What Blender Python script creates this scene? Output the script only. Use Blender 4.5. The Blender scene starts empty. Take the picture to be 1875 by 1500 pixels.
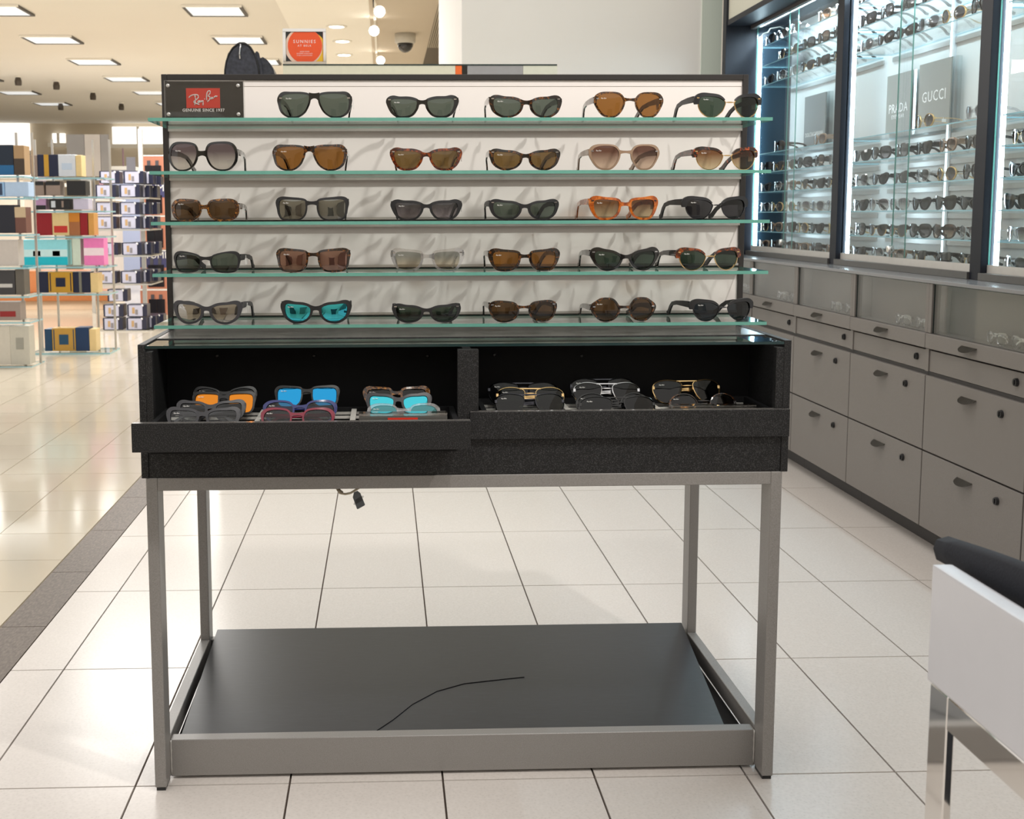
import bpy, bmesh, math, random
from mathutils import Vector, Matrix
random.seed(7)
SC = bpy.context.scene
C = bpy.data.collections.new('shop'); SC.collection.children.link(C)
R = math.radians

# ------------------------------------------------------------------ camera
CAM = dict(x=.4569, y=-2.1929, z=1.1219, yaw=1.8492, pitch=6.4283, roll=-.2019, f=2136.94, px=773.9, py=634.8)
def cam_axes():
    y, p, r = R(CAM['yaw']), R(CAM['pitch']), R(CAM['roll'])
    f = Vector((math.sin(y)*math.cos(p), math.cos(y)*math.cos(p), -math.sin(p)))
    rt = Vector((math.cos(y), -math.sin(y), 0)); up = rt.cross(f)
    return math.cos(r)*rt+math.sin(r)*up, -math.sin(r)*rt+math.cos(r)*up, f
RT, UP, FW = cam_axes(); EYE = Vector((CAM['x'], CAM['y'], CAM['z']))
cd = bpy.data.cameras.new('camera'); cam = bpy.data.objects.new('camera', cd); SC.collection.objects.link(cam)
cam.matrix_world = Matrix.Translation(EYE) @ Matrix((RT, UP, -FW)).transposed().to_4x4()
cd.sensor_width = 36; cd.lens = CAM['f']/1875*36
cd.shift_x = (937.5-CAM['px'])/1875; cd.shift_y = (CAM['py']-750)/1875
cd.clip_start = .05; cd.clip_end = 200
cd.dof.use_dof = True; cd.dof.focus_distance = 2.45; cd.dof.aperture_fstop = 13
SC.camera = cam

# ------------------------------------------------------------------ light
w = bpy.data.worlds.new('world'); SC.world = w; w.use_nodes = True
w.node_tree.nodes['Background'].inputs[0].default_value = (1, .955, .90, 1)
w.node_tree.nodes['Background'].inputs[1].default_value = .92
def area(name, loc, size, power, col, target=None, sy=None, spread=180):
    d = bpy.data.lights.new(name, 'AREA'); d.energy = power; d.color = col
    d.shape = 'RECTANGLE'; d.size = size; d.size_y = sy or size; d.spread = R(spread)
    o = bpy.data.objects.new(name, d); C.objects.link(o); o.location = loc
    if target is not None:
        o.rotation_euler = (Vector(target)-Vector(loc)).to_track_quat('-Z', 'Y').to_euler()
    return o
def spot(name, loc, target, power, col, ang, rad=.03, blend=.6):
    d = bpy.data.lights.new(name, 'SPOT'); d.energy = power; d.color = col
    d.spot_size = R(ang); d.spot_blend = blend; d.shadow_soft_size = rad
    o = bpy.data.objects.new(name, d); C.objects.link(o); o.location = loc
    o.rotation_euler = (Vector(target)-Vector(loc)).to_track_quat('-Z', 'Y').to_euler()
    return o
for x_, y_, p_ in ((1.95, -1.25, 118), (.95, -1.35, 72), (2.9, -1.0, 66)):      # the three track spots aimed at the stand
    spot('track_spot', (x_, y_, 3.1), (.6, .3, 1.12), p_, (1, .955, .90), 44, .06)
area('ceiling_lamp', (1.0, 1.9, 3.25), 1.2, 20, (1, .96, .91))
area('ceiling_lamp', (-3.2, 3.0, 3.25), 1.2, 14, (1, .96, .91))
for (x, y) in ((-1.5, 8.0), (-4.5, 9.0), (-4.5, 15.0), (-1.5, 15.0), (-2.5, 21)):
    area('ceiling_lamp', (x, y, 3.25), 1.6, 145, (1, .98, .95))
for y_ in (3.4, 2.15, .9):
    d_ = area('case_lamp', (2.47, y_, 2.07), .02, 10, (.70, .88, 1), None, 1.1)
vs = SC.view_settings
vs.view_transform = 'Standard'; vs.look = 'None'; vs.gamma = 1; vs.use_curve_mapping = False
vs.exposure = 0.12
cy = SC.cycles
cy.use_denoising = True; cy.max_bounces = 8; cy.transparent_max_bounces = 24
cy.caustics_reflective = False; cy.caustics_refractive = False; cy.sample_clamp_indirect = 6

# ------------------------------------------------------------------ picture -> place (measured points)
def ray(u, v): return FW + RT*((u-CAM['px'])/CAM['f']) - UP*((v-CAM['py'])/CAM['f'])
def on(u, v, ax, val):
    d = ray(u, v); return EYE + d*((val-EYE[ax])/d[ax])
def atY(u, v, y): return on(u, v, 1, y)
def atX(u, v, x): return on(u, v, 0, x)
def atZ(u, v, z): return on(u, v, 2, z)

# ------------------------------------------------------------------ materials
MATS = {}
def lin(c):
    return tuple(((x/255)/12.92 if x/255 <= .04045 else (((x/255)+.055)/1.055)**2.4) for x in c)
def mat(name, col, rough=.5, metal=0., spec=.5, vary=.06, scale=40., bump=0., emit=0., coat=0., ecol=None, detail=3.):
    if name in MATS: return MATS[name]
    m = bpy.data.materials.new(name); m.use_nodes = True; nt = m.node_tree; N = nt.nodes; L = nt.links
    b = N['Principled BSDF']; b.inputs['Roughness'].default_value = rough; b.inputs['Metallic'].default_value = metal
    b.inputs['Specular IOR Level'].default_value = spec; b.inputs['Coat Weight'].default_value = coat
    b.inputs['Coat Roughness'].default_value = .05
    tc = N.new('ShaderNodeTexCoord'); no = N.new('ShaderNodeTexNoise'); no.inputs['Scale'].default_value = scale
    no.inputs['Detail'].default_value = detail
    L.new(tc.outputs['Object'], no.inputs['Vector'])
    mx = N.new('ShaderNodeMix'); mx.data_type = 'RGBA'
    lo = tuple(max(0, c*(1-vary)) for c in col); hi = tuple(min(1, c*(1+vary)) for c in col)
    mx.inputs[6].default_value = (*lo, 1); mx.inputs[7].default_value = (*hi, 1)
    L.new(no.outputs['Fac'], mx.inputs[0]); L.new(mx.outputs[2], b.inputs['Base Color'])
    if bump:
        bp = N.new('ShaderNodeBump'); bp.inputs['Strength'].default_value = bump; bp.inputs['Distance'].default_value = .002
        L.new(no.outputs['Fac'], bp.inputs['Height']); L.new(bp.outputs['Normal'], b.inputs['Normal'])
    if emit:
        b.inputs['Emission Color'].default_value = (*(ecol or col), 1); b.inputs['Emission Strength'].default_value = emit
    MATS[name] = m; return m
def S(name, rgb, **k): return mat(name, lin(rgb), **k)
def ramp_mat(name, stops, scale, rough=.2, vec=(1, 1, 1), spec=.5, detail=2., coat=0., distort=0., tex='noise', bump=0.):
    if name in MATS: return MATS[name]
    m = bpy.data.materials.new(name); m.use_nodes = True; nt = m.node_tree; N = nt.nodes; L = nt.links
    b = N['Principled BSDF']; b.inputs['Roughness'].default_value = rough; b.inputs['Specular IOR Level'].default_value = spec
    b.inputs['Coat Weight'].default_value = coat; b.inputs['Coat Roughness'].default_value = .04
    tc = N.new('ShaderNodeTexCoord'); mp = N.new('ShaderNodeMapping'); mp.inputs['Scale'].default_value = vec
    oi = N.new('ShaderNodeObjectInfo'); L.new(oi.outputs['Random'], mp.inputs['Location'])
    L.new(tc.outputs['Object'], mp.inputs['Vector'])
    if tex == 'noise':
        no = N.new('ShaderNodeTexNoise'); no.inputs['Scale'].default_value = scale; no.inputs['Detail'].default_value = detail
        no.inputs['Distortion'].default_value = distort; out = no.outputs['Fac']
    else:
        no = N.new('ShaderNodeTexVoronoi'); no.inputs['Scale'].default_value = scale; out = no.outputs['Distance']
    L.new(mp.outputs['Vector'], no.inputs['Vector'])
    cr = N.new('ShaderNodeValToRGB'); e = cr.color_ramp.elements
    e[0].position = stops[0][0]; e[0].color = (*stops[0][1], 1); e[1].position = stops[-1][0]; e[1].color = (*stops[-1][1], 1)
    for p, c in stops[1:-1]:
        q = e.new(p); q.color = (*c, 1)
    L.new(out, cr.inputs[0]); L.new(cr.outputs[0], b.inputs['Base Color'])
    if bump:
        bp = N.new('ShaderNodeBump'); bp.inputs['Strength'].default_value = bump; bp.inputs['Distance'].default_value = .001
        L.new(out, bp.inputs['Height']); L.new(bp.outputs['Normal'], b.inputs['Normal'])
    MATS[name] = m; return m
def thin_glass(name, tint=(1, 1, 1), ior=1.5, rough=.0, k=1.0, grad=None, tint2=None, gcol=(1, 1, 1), base=0.):
    """a sheet one looks through: tinted transparency under a mirror reflection by Fresnel"""
    if name in MATS: return MATS[name]
    m = bpy.data.materials.new(name); m.use_nodes = True; nt = m.node_tree; N = nt.nodes; L = nt.links
    N.remove(N['Principled BSDF']); out = N['Material Output']
    tr = N.new('ShaderNodeBsdfTransparent'); tr.inputs[0].default_value = (*tint, 1)
    gl = N.new('ShaderNodeBsdfGlossy'); gl.inputs[0].default_value = (*gcol, 1); gl.inputs['Roughness'].default_value = rough
    fr = N.new('ShaderNodeFresnel'); fr.inputs[0].default_value = ior
    mu = N.new('ShaderNodeMath'); mu.operation = 'MULTIPLY_ADD'; mu.inputs[1].default_value = k; mu.inputs[2].default_value = base
    mu.use_clamp = True
    ge = N.new('ShaderNodeNewGeometry'); bi_ = N.new('ShaderNodeMath'); bi_.operation = 'MULTIPLY_ADD'
    bi_.inputs[1].default_value = 1/ior-ior; bi_.inputs[2].default_value = ior      # same reflectance on both faces of the sheet
    L.new(ge.outputs['Backfacing'], bi_.inputs[0]); L.new(bi_.outputs[0], fr.inputs[0])
    L.new(fr.outputs[0], mu.inputs[0])
    mx = N.new('ShaderNodeMixShader'); L.new(mu.outputs[0], mx.inputs[0]); L.new(tr.outputs[0], mx.inputs[1]); L.new(gl.outputs[0], mx.inputs[2])
    L.new(mx.outputs[0], out.inputs[0])
    if grad:
        tc = N.new('ShaderNodeTexCoord'); sp = N.new('ShaderNodeSeparateXYZ'); L.new(tc.outputs['Object'], sp.inputs[0])
        mr = N.new('ShaderNodeMapRange'); mr.inputs[1].default_value = grad[0]; mr.inputs[2].default_value = grad[1]
        L.new(sp.outputs[2], mr.inputs[0])
        cm = N.new('ShaderNodeMix'); cm.data_type = 'RGBA'; cm.inputs[6].default_value = (*tint, 1); cm.inputs[7].default_value = (*tint2, 1)
        L.new(mr.outputs[0], cm.inputs[0]); L.new(cm.outputs[2], tr.inputs[0])
    MATS[name] = m; return m

M_tile = ramp_mat('floor_tile_white', [(0.0, lin((150, 138, 126))), (.07, lin((192, 184, 176))), (.13, lin((212, 205, 199))), (1, lin((220, 213, 207)))], 150, rough=.22, tex='vor', spec=.25)
M_grout = S('grout', (96, 84, 76), rough=.8, vary=.15)
M_strip = ramp_mat('border_tile', [(.25, lin((78, 67, 58))), (.5, lin((99, 87, 77))), (.75, lin((118, 106, 95)))], 160, rough=.45, spec=.25, vec=(1, .35, 1), detail=5)
M_beige = S('aisle_tile', (200, 189, 170), rough=.12, vary=.06, scale=1.5)
M_beigegrout = S('aisle_grout', (196, 178, 150), rough=.5)
M_steel = ramp_mat('grey_steel_paint', [(.3, lin((122, 119, 116))), (.7, lin((146, 143, 140)))], 900, rough=.38, detail=2)
M_blk = ramp_mat('black_textured_laminate', [(.42, lin((20, 20, 21))), (.55, lin((30, 30, 31))), (.66, lin((60, 60, 61)))], 560, rough=.55, detail=1, spec=.35)
M_blkin = S('black_interior', (22, 22, 24), rough=.7, spec=.25, vary=.2)
M_ledge = ramp_mat('grey_ledge', [(.3, lin((84, 82, 80))), (.7, lin((106, 103, 100)))], 300, rough=.24, vec=(.2, 1, 1), detail=4)
M_deck = ramp_mat('black_deck', [(.2, lin((24, 26, 31))), (.6, lin((31, 33, 39))), (.9, lin((46, 48, 54)))], 30, rough=.33, vec=(1, 6, 1), detail=6, spec=.6)
M_white = S('white_gloss_panel', (246, 240, 236), rough=.18, vary=.03, scale=8, spec=.4)
M_trim = S('black_trim', (44, 41, 40), rough=.4, vary=.15, scale=200)
M_alu = S('aluminium', (200, 198, 194), rough=.3, metal=.7, vary=.05, scale=200)
M_chrome = mat('chrome', (.82, .80, .77), rough=.06, metal=1, vary=.04, scale=9)
M_glass = thin_glass('clear_glass', (.975, .99, .985), 1.42, .0, .8)
M_pane = thin_glass('door_glass', (.965, .98, .985), 1.4, .0, .42)
M_edge = S('glass_edge_green', (104, 164, 150), rough=.12, vary=.12, scale=60, spec=.6)
M_edge2 = S('glass_edge_cool', (150, 196, 208), rough=.1, vary=.1, spec=.6)
M_edgedk = S('glass_edge_dark', (30, 52, 52), rough=.12, vary=.1, spec=.6)
M_acr = thin_glass('acrylic', (.80, .80, .79), 1.5, .05, 1.5, base=.12)
M_acrw = S('frosted_acrylic', (205, 202, 196), rough=.2, vary=.08, scale=120)
M_grey = ramp_mat('grey_drawer_laminate', [(.3, lin((110, 105, 101))), (.7, lin((124, 119, 115)))], 700, rough=.42, detail=2)
M_greydk = S('dark_kick', (62, 60, 60), rough=.6, vary=.1)
M_lock = S('lock_black', (28, 28, 30), rough=.3)
M_pull = S('pull_grey_metal', (120, 116, 110), rough=.3, metal=.5)
M_navy = S('navy_steel', (24, 27, 37), rough=.45, vary=.1, spec=.35)
M_navyin = S('blue_end_panel', (24, 46, 60), rough=.4, vary=.12, scale=3)
M_cream = S('cream_panel', (218, 216, 200), rough=.4, vary=.03)
M_backp = S('case_back_white', (222, 224, 222), rough=.3, vary=.03, scale=4)
M_backg = S('case_back_grey', (150, 152, 150), rough=.35, vary=.04, scale=4)
M_led = mat('led', (.80, .93, 1), emit=20, ecol=(.70, .90, 1), vary=.01)
M_wall = S('wall_paint', (238, 236, 232), rough=.7, vary=.02, scale=3)
M_wall2 = S('wall_paint_green', (206, 216, 206), rough=.6, vary=.02, scale=3)
M_far = S('far_wall', (216, 205, 186), rough=.7, vary=.03, scale=.8)
M_ceil = S('ceiling_beige', (238, 235, 229), rough=.8, vary=.02, scale=1)
M_ceilw = S('ceiling_white', (252, 250, 244), rough=.8, vary=.02, scale=1)
M_ceilg = S('ceiling_grey', (205, 194, 178), rough=.8, vary=.02, scale=1)
M_trof = mat('troffer_diffuser', lin((222, 226, 230)), emit=.55, ecol=(.92, .96, 1), vary=.12, scale=5)
M_lampglow = mat('lamp_glow', (1, .93, .8), emit=14, vary=.01)
M_litwall = mat('lit_window', (1, .97, .92), emit=1.0, vary=.03, scale=.7)
M_blackgl = S('black_gloss', (14, 14, 15), rough=.12, vary=.2, coat=.6)
M_blackmt = S('black_matte_plastic', (26, 26, 28), rough=.45, vary=.2)
M_greymt = S('grey_matte_plastic', (56, 56, 60), rough=.42, vary=.1)
M_tort = ramp_mat('dark_tortoise', [(.45, lin((16, 11, 8))), (.56, lin((46, 26, 12))), (.68, lin((116, 68, 26)))], 130, rough=.12, coat=.6, distort=1.2)
M_tort2 = ramp_mat('amber_tortoise', [(.40, lin((30, 16, 8))), (.54, lin((88, 52, 18))), (.68, lin((160, 104, 40)))], 150, rough=.12, coat=.6, distort=1.2)
M_tort3 = ramp_mat('red_tortoise', [(.38, lin((38, 14, 6))), (.53, lin((92, 36, 10))), (.68, lin((150, 70, 22)))], 120, rough=.12, coat=.6, distort=1.2)
M_tort4 = ramp_mat('bright_tortoise', [(.42, lin((24, 14, 10))), (.54, lin((60, 30, 18))), (.66, lin((170, 74, 34)))], 120, rough=.12, coat=.6, distort=1.4)
M_orange = ramp_mat('amber_horn', [(.3, lin((120, 50, 6))), (.5, lin((176, 84, 14))), (.7, lin((204, 118, 36)))], 90, rough=.14, coat=.6, distort=1.)
M_taupe = S('taupe_acetate', (150, 124, 102), rough=.2, coat=.5)
M_clear = thin_glass('clear_acetate', (.84, .84, .85), 1.5, .03, 1.5, base=.10)
M_maroon = S('maroon_acetate', (124, 26, 50), rough=.15, coat=.5)
M_blue = S('navy_acetate', (38, 44, 104), rough=.15, coat=.5)
M_gold = mat('gold_metal', (.80, .55, .26), rough=.18, metal=1, vary=.05)
M_silver = mat('silver_metal', (.7, .7, .72), rough=.15, metal=1, vary=.05)
M_gun = mat('gunmetal', (.07, .07, .08), rough=.2, metal=1, vary=.1)
M_tag = S('paper_tag', (232, 230, 226), rough=.6, vary=.02)
M_print = S('white_print', (240, 238, 235), rough=.5)
M_red = S('logo_red', (226, 58, 42), rough=.35)
M_kraft = S('cardboard', (200, 168, 118), rough=.7)
M_leather = ramp_mat('black_leather', [(.3, lin((40, 43, 52))), (.7, lin((64, 68, 80)))], 60, rough=.38, detail=5, bump=.15)
def lens(name, t, t2=None, k=1., gcol=(1, 1, 1), base=.0):
    return thin_glass('lens_'+name, t, 1.5, .0, k, grad=(-.016, .010) if t2 else None, tint2=t2, gcol=gcol, base=base)
L_g15 = lens('green_grey', (.105, .132, .108)); L_g15d = lens('dark_green', (.048, .076, .056))
L_brn = lens('brown', (.30, .135, .032)); L_brnd = lens('dark_brown', (.12, .066, .028)); L_olv = lens('olive_brown', (.20, .125, .045))
L_ggry = lens('grey_gradient', (.55, .52, .47), (.14, .105, .115)); L_gblk = lens('soft_grey_gradient', (.30, .26, .27), (.085, .08, .085))
L_gbrn = lens('brown_gradient', (.62, .47, .36), (.16, .072, .048)); L_gbrn2 = lens('warm_gradient', (.60, .48, .30), (.20, .085, .03))
L_gbei = lens('beige_gradient', (.72, .62, .46), (.36, .37, .34)); L_gry = lens('dark_grey', (.038, .038, .044)); L_blu = lens('blue_grey', (.026, .034, .042))
L_sil = lens('silver_mirror', (.14, .13, .11), (.10, .095, .085), gcol=(.75, .72, .66), base=.42)
L_smk = lens('smoke_mirror', (.10, .10, .085), gcol=(.6, .6, .55), base=.28)
L_rose = lens('rose_mirror', (.13, .055, .042), gcol=(.72, .50, .42), base=.30)
L_tur = lens('turquoise_mirror', (.006, .06, .09), gcol=(.10, .82, 1.), base=.72)
L_azur = lens('azure_mirror', (.004, .03, .08), gcol=(.04, .48, 1.), base=.70)
L_orm = lens('orange_mirror', (.10, .02, .0), gcol=(1., .34, .04), base=.72)
L_tgrn = lens('teal_mirror', (.02, .05, .05), gcol=(.25, .7, .75), base=.35)
L_lgt = lens('light_grey', (.36, .38, .38)); L_blk = lens('black', (.012, .013, .013))
L_plain = lens('plain', (.9, .92, .92))

# ------------------------------------------------------------------ object helpers
W = {}                                             # world location of every object that parents parts
def link(o, parent=None, loc=None):
    C.objects.link(o)
    wl = Vector(loc) if loc is not None else Vector((0, 0, 0))
    W[o.name] = wl
    if parent is not None:
        o.parent = parent; o.location = wl - W[parent.name]
    else:
        o.location = wl
    return o
def tag(o, label, cat, group=None, kind=None):
    if label: o['label'] = label
    if cat: o['category'] = cat
    if group: o['group'] = group
    if kind: o['kind'] = kind
    return o
def thing(name, label, cat, loc=(0, 0, 0), group=None, kind=None):
    o = bpy.data.objects.new(name, None); o.empty_display_size = .05
    link(o, None, loc); return tag(o, label, cat, group, kind)
def mesh_of(bm, name, mats, smooth=False):
    me = bpy.data.meshes.new(name)
    bmesh.ops.recalc_face_normals(bm, faces=bm.faces)
    if smooth:
        for f in bm.faces: f.smooth = True
    bm.to_mesh(me); bm.free()
    for m in (mats if isinstance(mats, (list, tuple)) else [mats]): me.materials.append(m)
    return me
def bm_box(bm, x0, x1, y0, y1, z0, z1, o=(0, 0, 0), mi=0):
    vs_ = [bm.verts.new((x-o[0], y-o[1], z-o[2])) for z in (z0, z1) for y in (y0, y1) for x in (x0, x1)]
    fs = []
    for q in ((0, 1, 3, 2), (4, 6, 7, 5), (0, 4, 5, 1), (2, 3, 7, 6), (0, 2, 6, 4), (1, 5, 7, 3)):
        f = bm.faces.new([vs_[i] for i in q]); f.material_index = mi; fs.append(f)
    return vs_, fs
def box(name, x0, x1, y0, y1, z0, z1, m, parent=None, bev=0., edge=None, edge_axis=None, seg=1):
    """one box; edge material on every face not normal to edge_axis (for glass sheets)"""
    c = ((x0+x1)/2, (y0+y1)/2, (z0+z1)/2); bm = bmesh.new()
    bm_box(bm, x0, x1, y0, y1, z0, z1, c)
    mats = [m]
    if edge is not None:
        mats.append(edge); bm.normal_update()
        for f in bm.faces:
            if abs(f.normal[edge_axis]) < .5: f.material_index = 1
    if bev: bmesh.ops.bevel(bm, geom=list(bm.edges), offset=bev, segments=seg, affect='EDGES', profile=.7)
    return link(bpy.data.objects.new(name, mesh_of(bm, name, mats)), parent, c)
def struct(o): o['kind'] = 'structure'; return o
def prism(name, pts, d, m, parent=None, bev=0., smooth=False):
    """outline (world points in order) swept along vector d"""
    d = Vector(d); P = [Vector(p) for p in pts]; c = sum(P, Vector())/len(P)+d/2; bm = bmesh.new()
    a = [bm.verts.new(p-c) for p in P]; b = [bm.verts.new(p+d-c) for p in P]; n = len(P)
    bm.faces.new(a); bm.faces.new(b[::-1])
    for i in range(n): bm.faces.new((a[i], b[i], b[(i+1) % n], a[(i+1) % n]))
    if bev: bmesh.ops.bevel(bm, geom=[e for e in bm.edges], offset=bev, segments=2, affect='EDGES')
    return link(bpy.data.objects.new(name, mesh_of(bm, name, m, smooth)), parent, c)
def tube(name, pts, r, m, parent=None, n=8, closed=False):
    P = [Vector(p) for p in pts]; c = sum(P, Vector())/len(P); bm = bmesh.new(); rings = []
    for i, p in enumerate(P):
        t = (P[(i+1) % len(P)] if (closed or i < len(P)-1) else p) - (P[i-1] if (closed or i > 0) else p)
        t.normalize(); a = t.cross(Vector((0, 0, 1)))
        if a.length < .05: a = t.cross(Vector((0, 1, 0)))
        a.normalize(); b = t.cross(a); rr = r[i] if isinstance(r, (list, tuple)) else r
        rings.append([bm.verts.new(p-c+(a*math.cos(2*math.pi*k/n)+b*math.sin(2*math.pi*k/n))*rr) for k in range(n)])
    m_ = len(rings)
    for i in range(m_ if closed else m_-1):
        A, B = rings[i], rings[(i+1) % m_]
        for k in range(n): bm.faces.new((A[k], A[(k+1) % n], B[(k+1) % n], B[k]))
    if not closed: bm.faces.new(rings[0]); bm.faces.new(rings[-1][::-1])
    return link(bpy.data.objects.new(name, mesh_of(bm, name, m, True)), parent, c)
def lathe(name, prof, m, loc, parent=None, n=20, axis='Z', smooth=True):
    bm = bmesh.new(); rings = []
    for r, z in prof:
        rr = []
        for k in range(n):
            a = 2*math.pi*k/n; p = (r*math.cos(a), r*math.sin(a), z)
            if axis == 'X': p = (p[2], p[0], p[1])
            if axis == 'Y': p = (p[0], p[2], p[1])
            rr.append(bm.verts.new(p))
        rings.append(rr)
    for A, B in zip(rings, rings[1:]):
        for k in range(n): bm.faces.new((A[k], A[(k+1) % n], B[(k+1) % n], B[k]))
    bm.faces.new(rings[0]); bm.faces.new(rings[-1])
    return link(bpy.data.objects.new(name, mesh_of(bm, name, m, smooth)), parent, loc)
TXT = {}
def text_mesh(s, size, m, ext=.0003, shear=0., bold=0., sp=1.):
    k = (s, size, m.name, ext, shear, bold, sp)
    if k in TXT: return TXT[k]
    cu = bpy.data.curves.new('lettering', 'FONT'); cu.body = s; cu.size = size; cu.extrude = ext; cu.shear = shear
    cu.align_x = 'CENTER'; cu.align_y = 'CENTER'; cu.offset = bold; cu.space_character = sp; cu.resolution_u = 2
    o = bpy.data.objects.new('lettering', cu); SC.collection.objects.link(o)
    bpy.context.view_layer.update()
    me = bpy.data.meshes.new_from_object(o.evaluated_get(bpy.context.evaluated_depsgraph_get()))
    bpy.data.objects.remove(o); bpy.data.curves.remove(cu); me.materials.clear(); me.materials.append(m)
    TXT[k] = me; return me
def text(s, size, m, loc, parent, rot=(R(90), 0, 0), **k):
    o = bpy.data.objects.new('lettering', text_mesh(s, size, m, **k)); link(o, parent, loc); o.rotation_euler = rot; return o
ORD = ['first', 'second', 'third', 'fourth', 'fifth', 'sixth', 'seventh', 'eighth', 'ninth', 'tenth']

# ------------------------------------------------------------------ floor
TX, TY, X0, Y0 = .305, .61, -.0441, .0229
floor = struct(box('floor', -16, 6, -9, 27, -.08, -.006, M_grout))
def tile_mesh(w_, l_, m, name):
    bm = bmesh.new(); bm_box(bm, -w_/2, w_/2, -l_/2, l_/2, -.0065, 0)
    return mesh_of(bm, name, m)
def put(name, me, loc, parent):
    o = bpy.data.objects.new(name, me); return link(o, parent, loc)
tm = tile_mesh(TX-.0042, TY-.0042, M_tile, 'tile')
XS = -.481
for j in range(-1, 8):
    for i in range(-3, 7):
        xa = X0+j*TX
        put('tile', tm, (xa+TX/2, Y0+(i+.5)*TY, 0), floor)
cutw = (X0-TX)-XS                                   # the cut column along the border
if cutw > .03:
    tc_ = tile_mesh(cutw-.0042, TY-.0042, M_tile, 'tile')
    for i in range(-3, 7): put('tile', tc_, (XS+cutw/2, Y0+(i+.5)*TY, 0), floor)
sm = tile_mesh(.122, .492, M_strip, 'border_tile')
for i in range(-19, 50): put('border_tile', sm, (-.543, .945+.495*(i-.5), .0005), floor)
bt = tile_mesh(.31-.003, .325-.003, M_beige, 'aisle_tile')
grb = box('aisle_bed', -16, -.606, -9, 27, -.01, -.0052, M_beigegrout, floor)
YT0 = 1.253-2*.325; YT1 = YT0+29*.325
for i in range(29):
    for j in range(10):
        put('aisle_tile', bt, (-.608-.155-j*.31, YT0+.325*(i+.5), 0), floor)
box('aisle_floor', -16, -.608-3.1-.002, -9, YT1, -.006, -.0005, M_beige, floor)['kind'] = 'stuff'
box('aisle_floor', -.608-3.1, -.606, -9, YT0-.002, -.006, -.0005, M_beige, floor)['kind'] = 'stuff'
far_f = box('aisle_floor', -16, -.606, YT1+.002, 27, -.006, -.0005, M_beige, floor)
far_f['kind'] = 'stuff'
box('aisle_floor', -.6, 6, Y0+7*TY, 27, -.006, -.0005, M_beige, floor)['kind'] = 'stuff'
box('rear_floor', -.48, 6, -9, Y0-3*TY-.004, -.005, -.0005, M_tile, floor)['kind'] = 'stuff'
box('side_floor', X0+8*TX, 6, Y0-3*TY, Y0+7*TY, -.005, -.0005, M_tile, floor)['kind'] = 'stuff'

# ------------------------------------------------------------------ room shell
struct(box('wall_right', 2.64, 2.8, -4, 4.6, 0, 3.3, M_wall))
wb = struct(box('wall_back', .886, 2.20, 4.3, 7.0, 0, 3.3, M_wall))
struct(box('trim_1', 2.20, 2.31, 4.29, 4.5, 0, 3.3, M_wall2))
struct(box('wall_far', -16, 6, 26, 26.2, 0, 3.3, M_far))
struct(box('wall_left', -16.2, -16, 8, 26, 0, 3.3, M_far))
ceil = struct(box('ceiling', -16, 6, 8.2, 26, 3.3, 3.4, M_ceil))
struct(box('ceiling_white_bay', -.63, .314, 8.2, 26, 3.292, 3.3, M_ceilw))  # same ceiling where it is lit, the light put into a whiter colour
struct(box('ceiling_grey_bay', .314, 1.03, 8.2, 26, 3.285, 3.3, M_ceilg))
# slotted grille strip in the ceiling beside the back wall
gr = thing('ceiling_grille', 'slotted grey air grille along the ceiling beside the white wall', 'air grille', (1.15, 11.5, 3.29))
box('grille_bed', 1.03, 1.27, 8.4, 16.5, 3.28, 3.3, S('grille_dark', (96, 88, 76), rough=.7), gr)
M_slat = S('grille_slat', (186, 178, 160), rough=.5)
for k in range(10):
    box('slat', 1.035+k*.024, 1.046+k*.024, 8.4, 13.2, 3.268, 3.281, M_slat, gr)
wl = struct(box('wall_side', 1.27, 1.5, 7.05, 26, 0, 3.29, S('side_wall', (212, 205, 190), rough=.6)))
for zz in (2.62, 3.02):
    box('panel_joint', 1.262, 1.272, 7.1, 26, zz, zz+.012, S('joint', (120, 105, 88), rough=.6), wl)
# lit tops of the far wall under the ceiling, built as glowing panels
for i, (u0, u1, v0, v1) in enumerate(((206, 300, 232, 264), (-60, 52, 222, 276), (96, 118, 244, 262))):
    a = atY(u0, v1, 25.9); b = atY(u1, v0, 25.9)
    wn = struct(box('window_%d' % (i+1), a.x, b.x, 25.9, 26.0, a.z, b.z, M_litwall))
    box('window_frame', a.x-.1, b.x+.1, 25.86, 25.93, a.z-.09, a.z, M_ceilw, wn)
    box('mullion', (a.x+b.x)/2-.03, (a.x+b.x)/2+.03, 25.86, 25.93, a.z, b.z, M_ceilw, wn)

# the shop behind the photographer, seen only in reflections
struct(box('wall_front', -9, 6, -8.2, -8, 0, 3.3, M_far))
for k, (x0, x1, y0_, h, col) in enumerate(((-4.6, -3.2, -6.4, 1.5, (66, 56, 50)), (-2.2, -.9, -7.0, 1.9, (120, 100, 84)), (.9, 1.9, -6.2, 1.3, (54, 50, 50)), (3.0, 4.6, -6.8, 2.1, (96, 88, 82)))):
    t = thing('rear_counter', 'counter behind the photographer, %s from the left wall' % ORD[k], 'counter', ((x0+x1)/2, y0_, 0), 'counters behind the photographer')
    box('cabinet', x0, x1, y0_-.5, y0_, 0, h, S('rear_%d' % k, col, rough=.5), t, .01)
    box('top', x0-.04, x1+.04, y0_-.54, y0_+.04, h, h+.04, M_ceilw, t)
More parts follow.
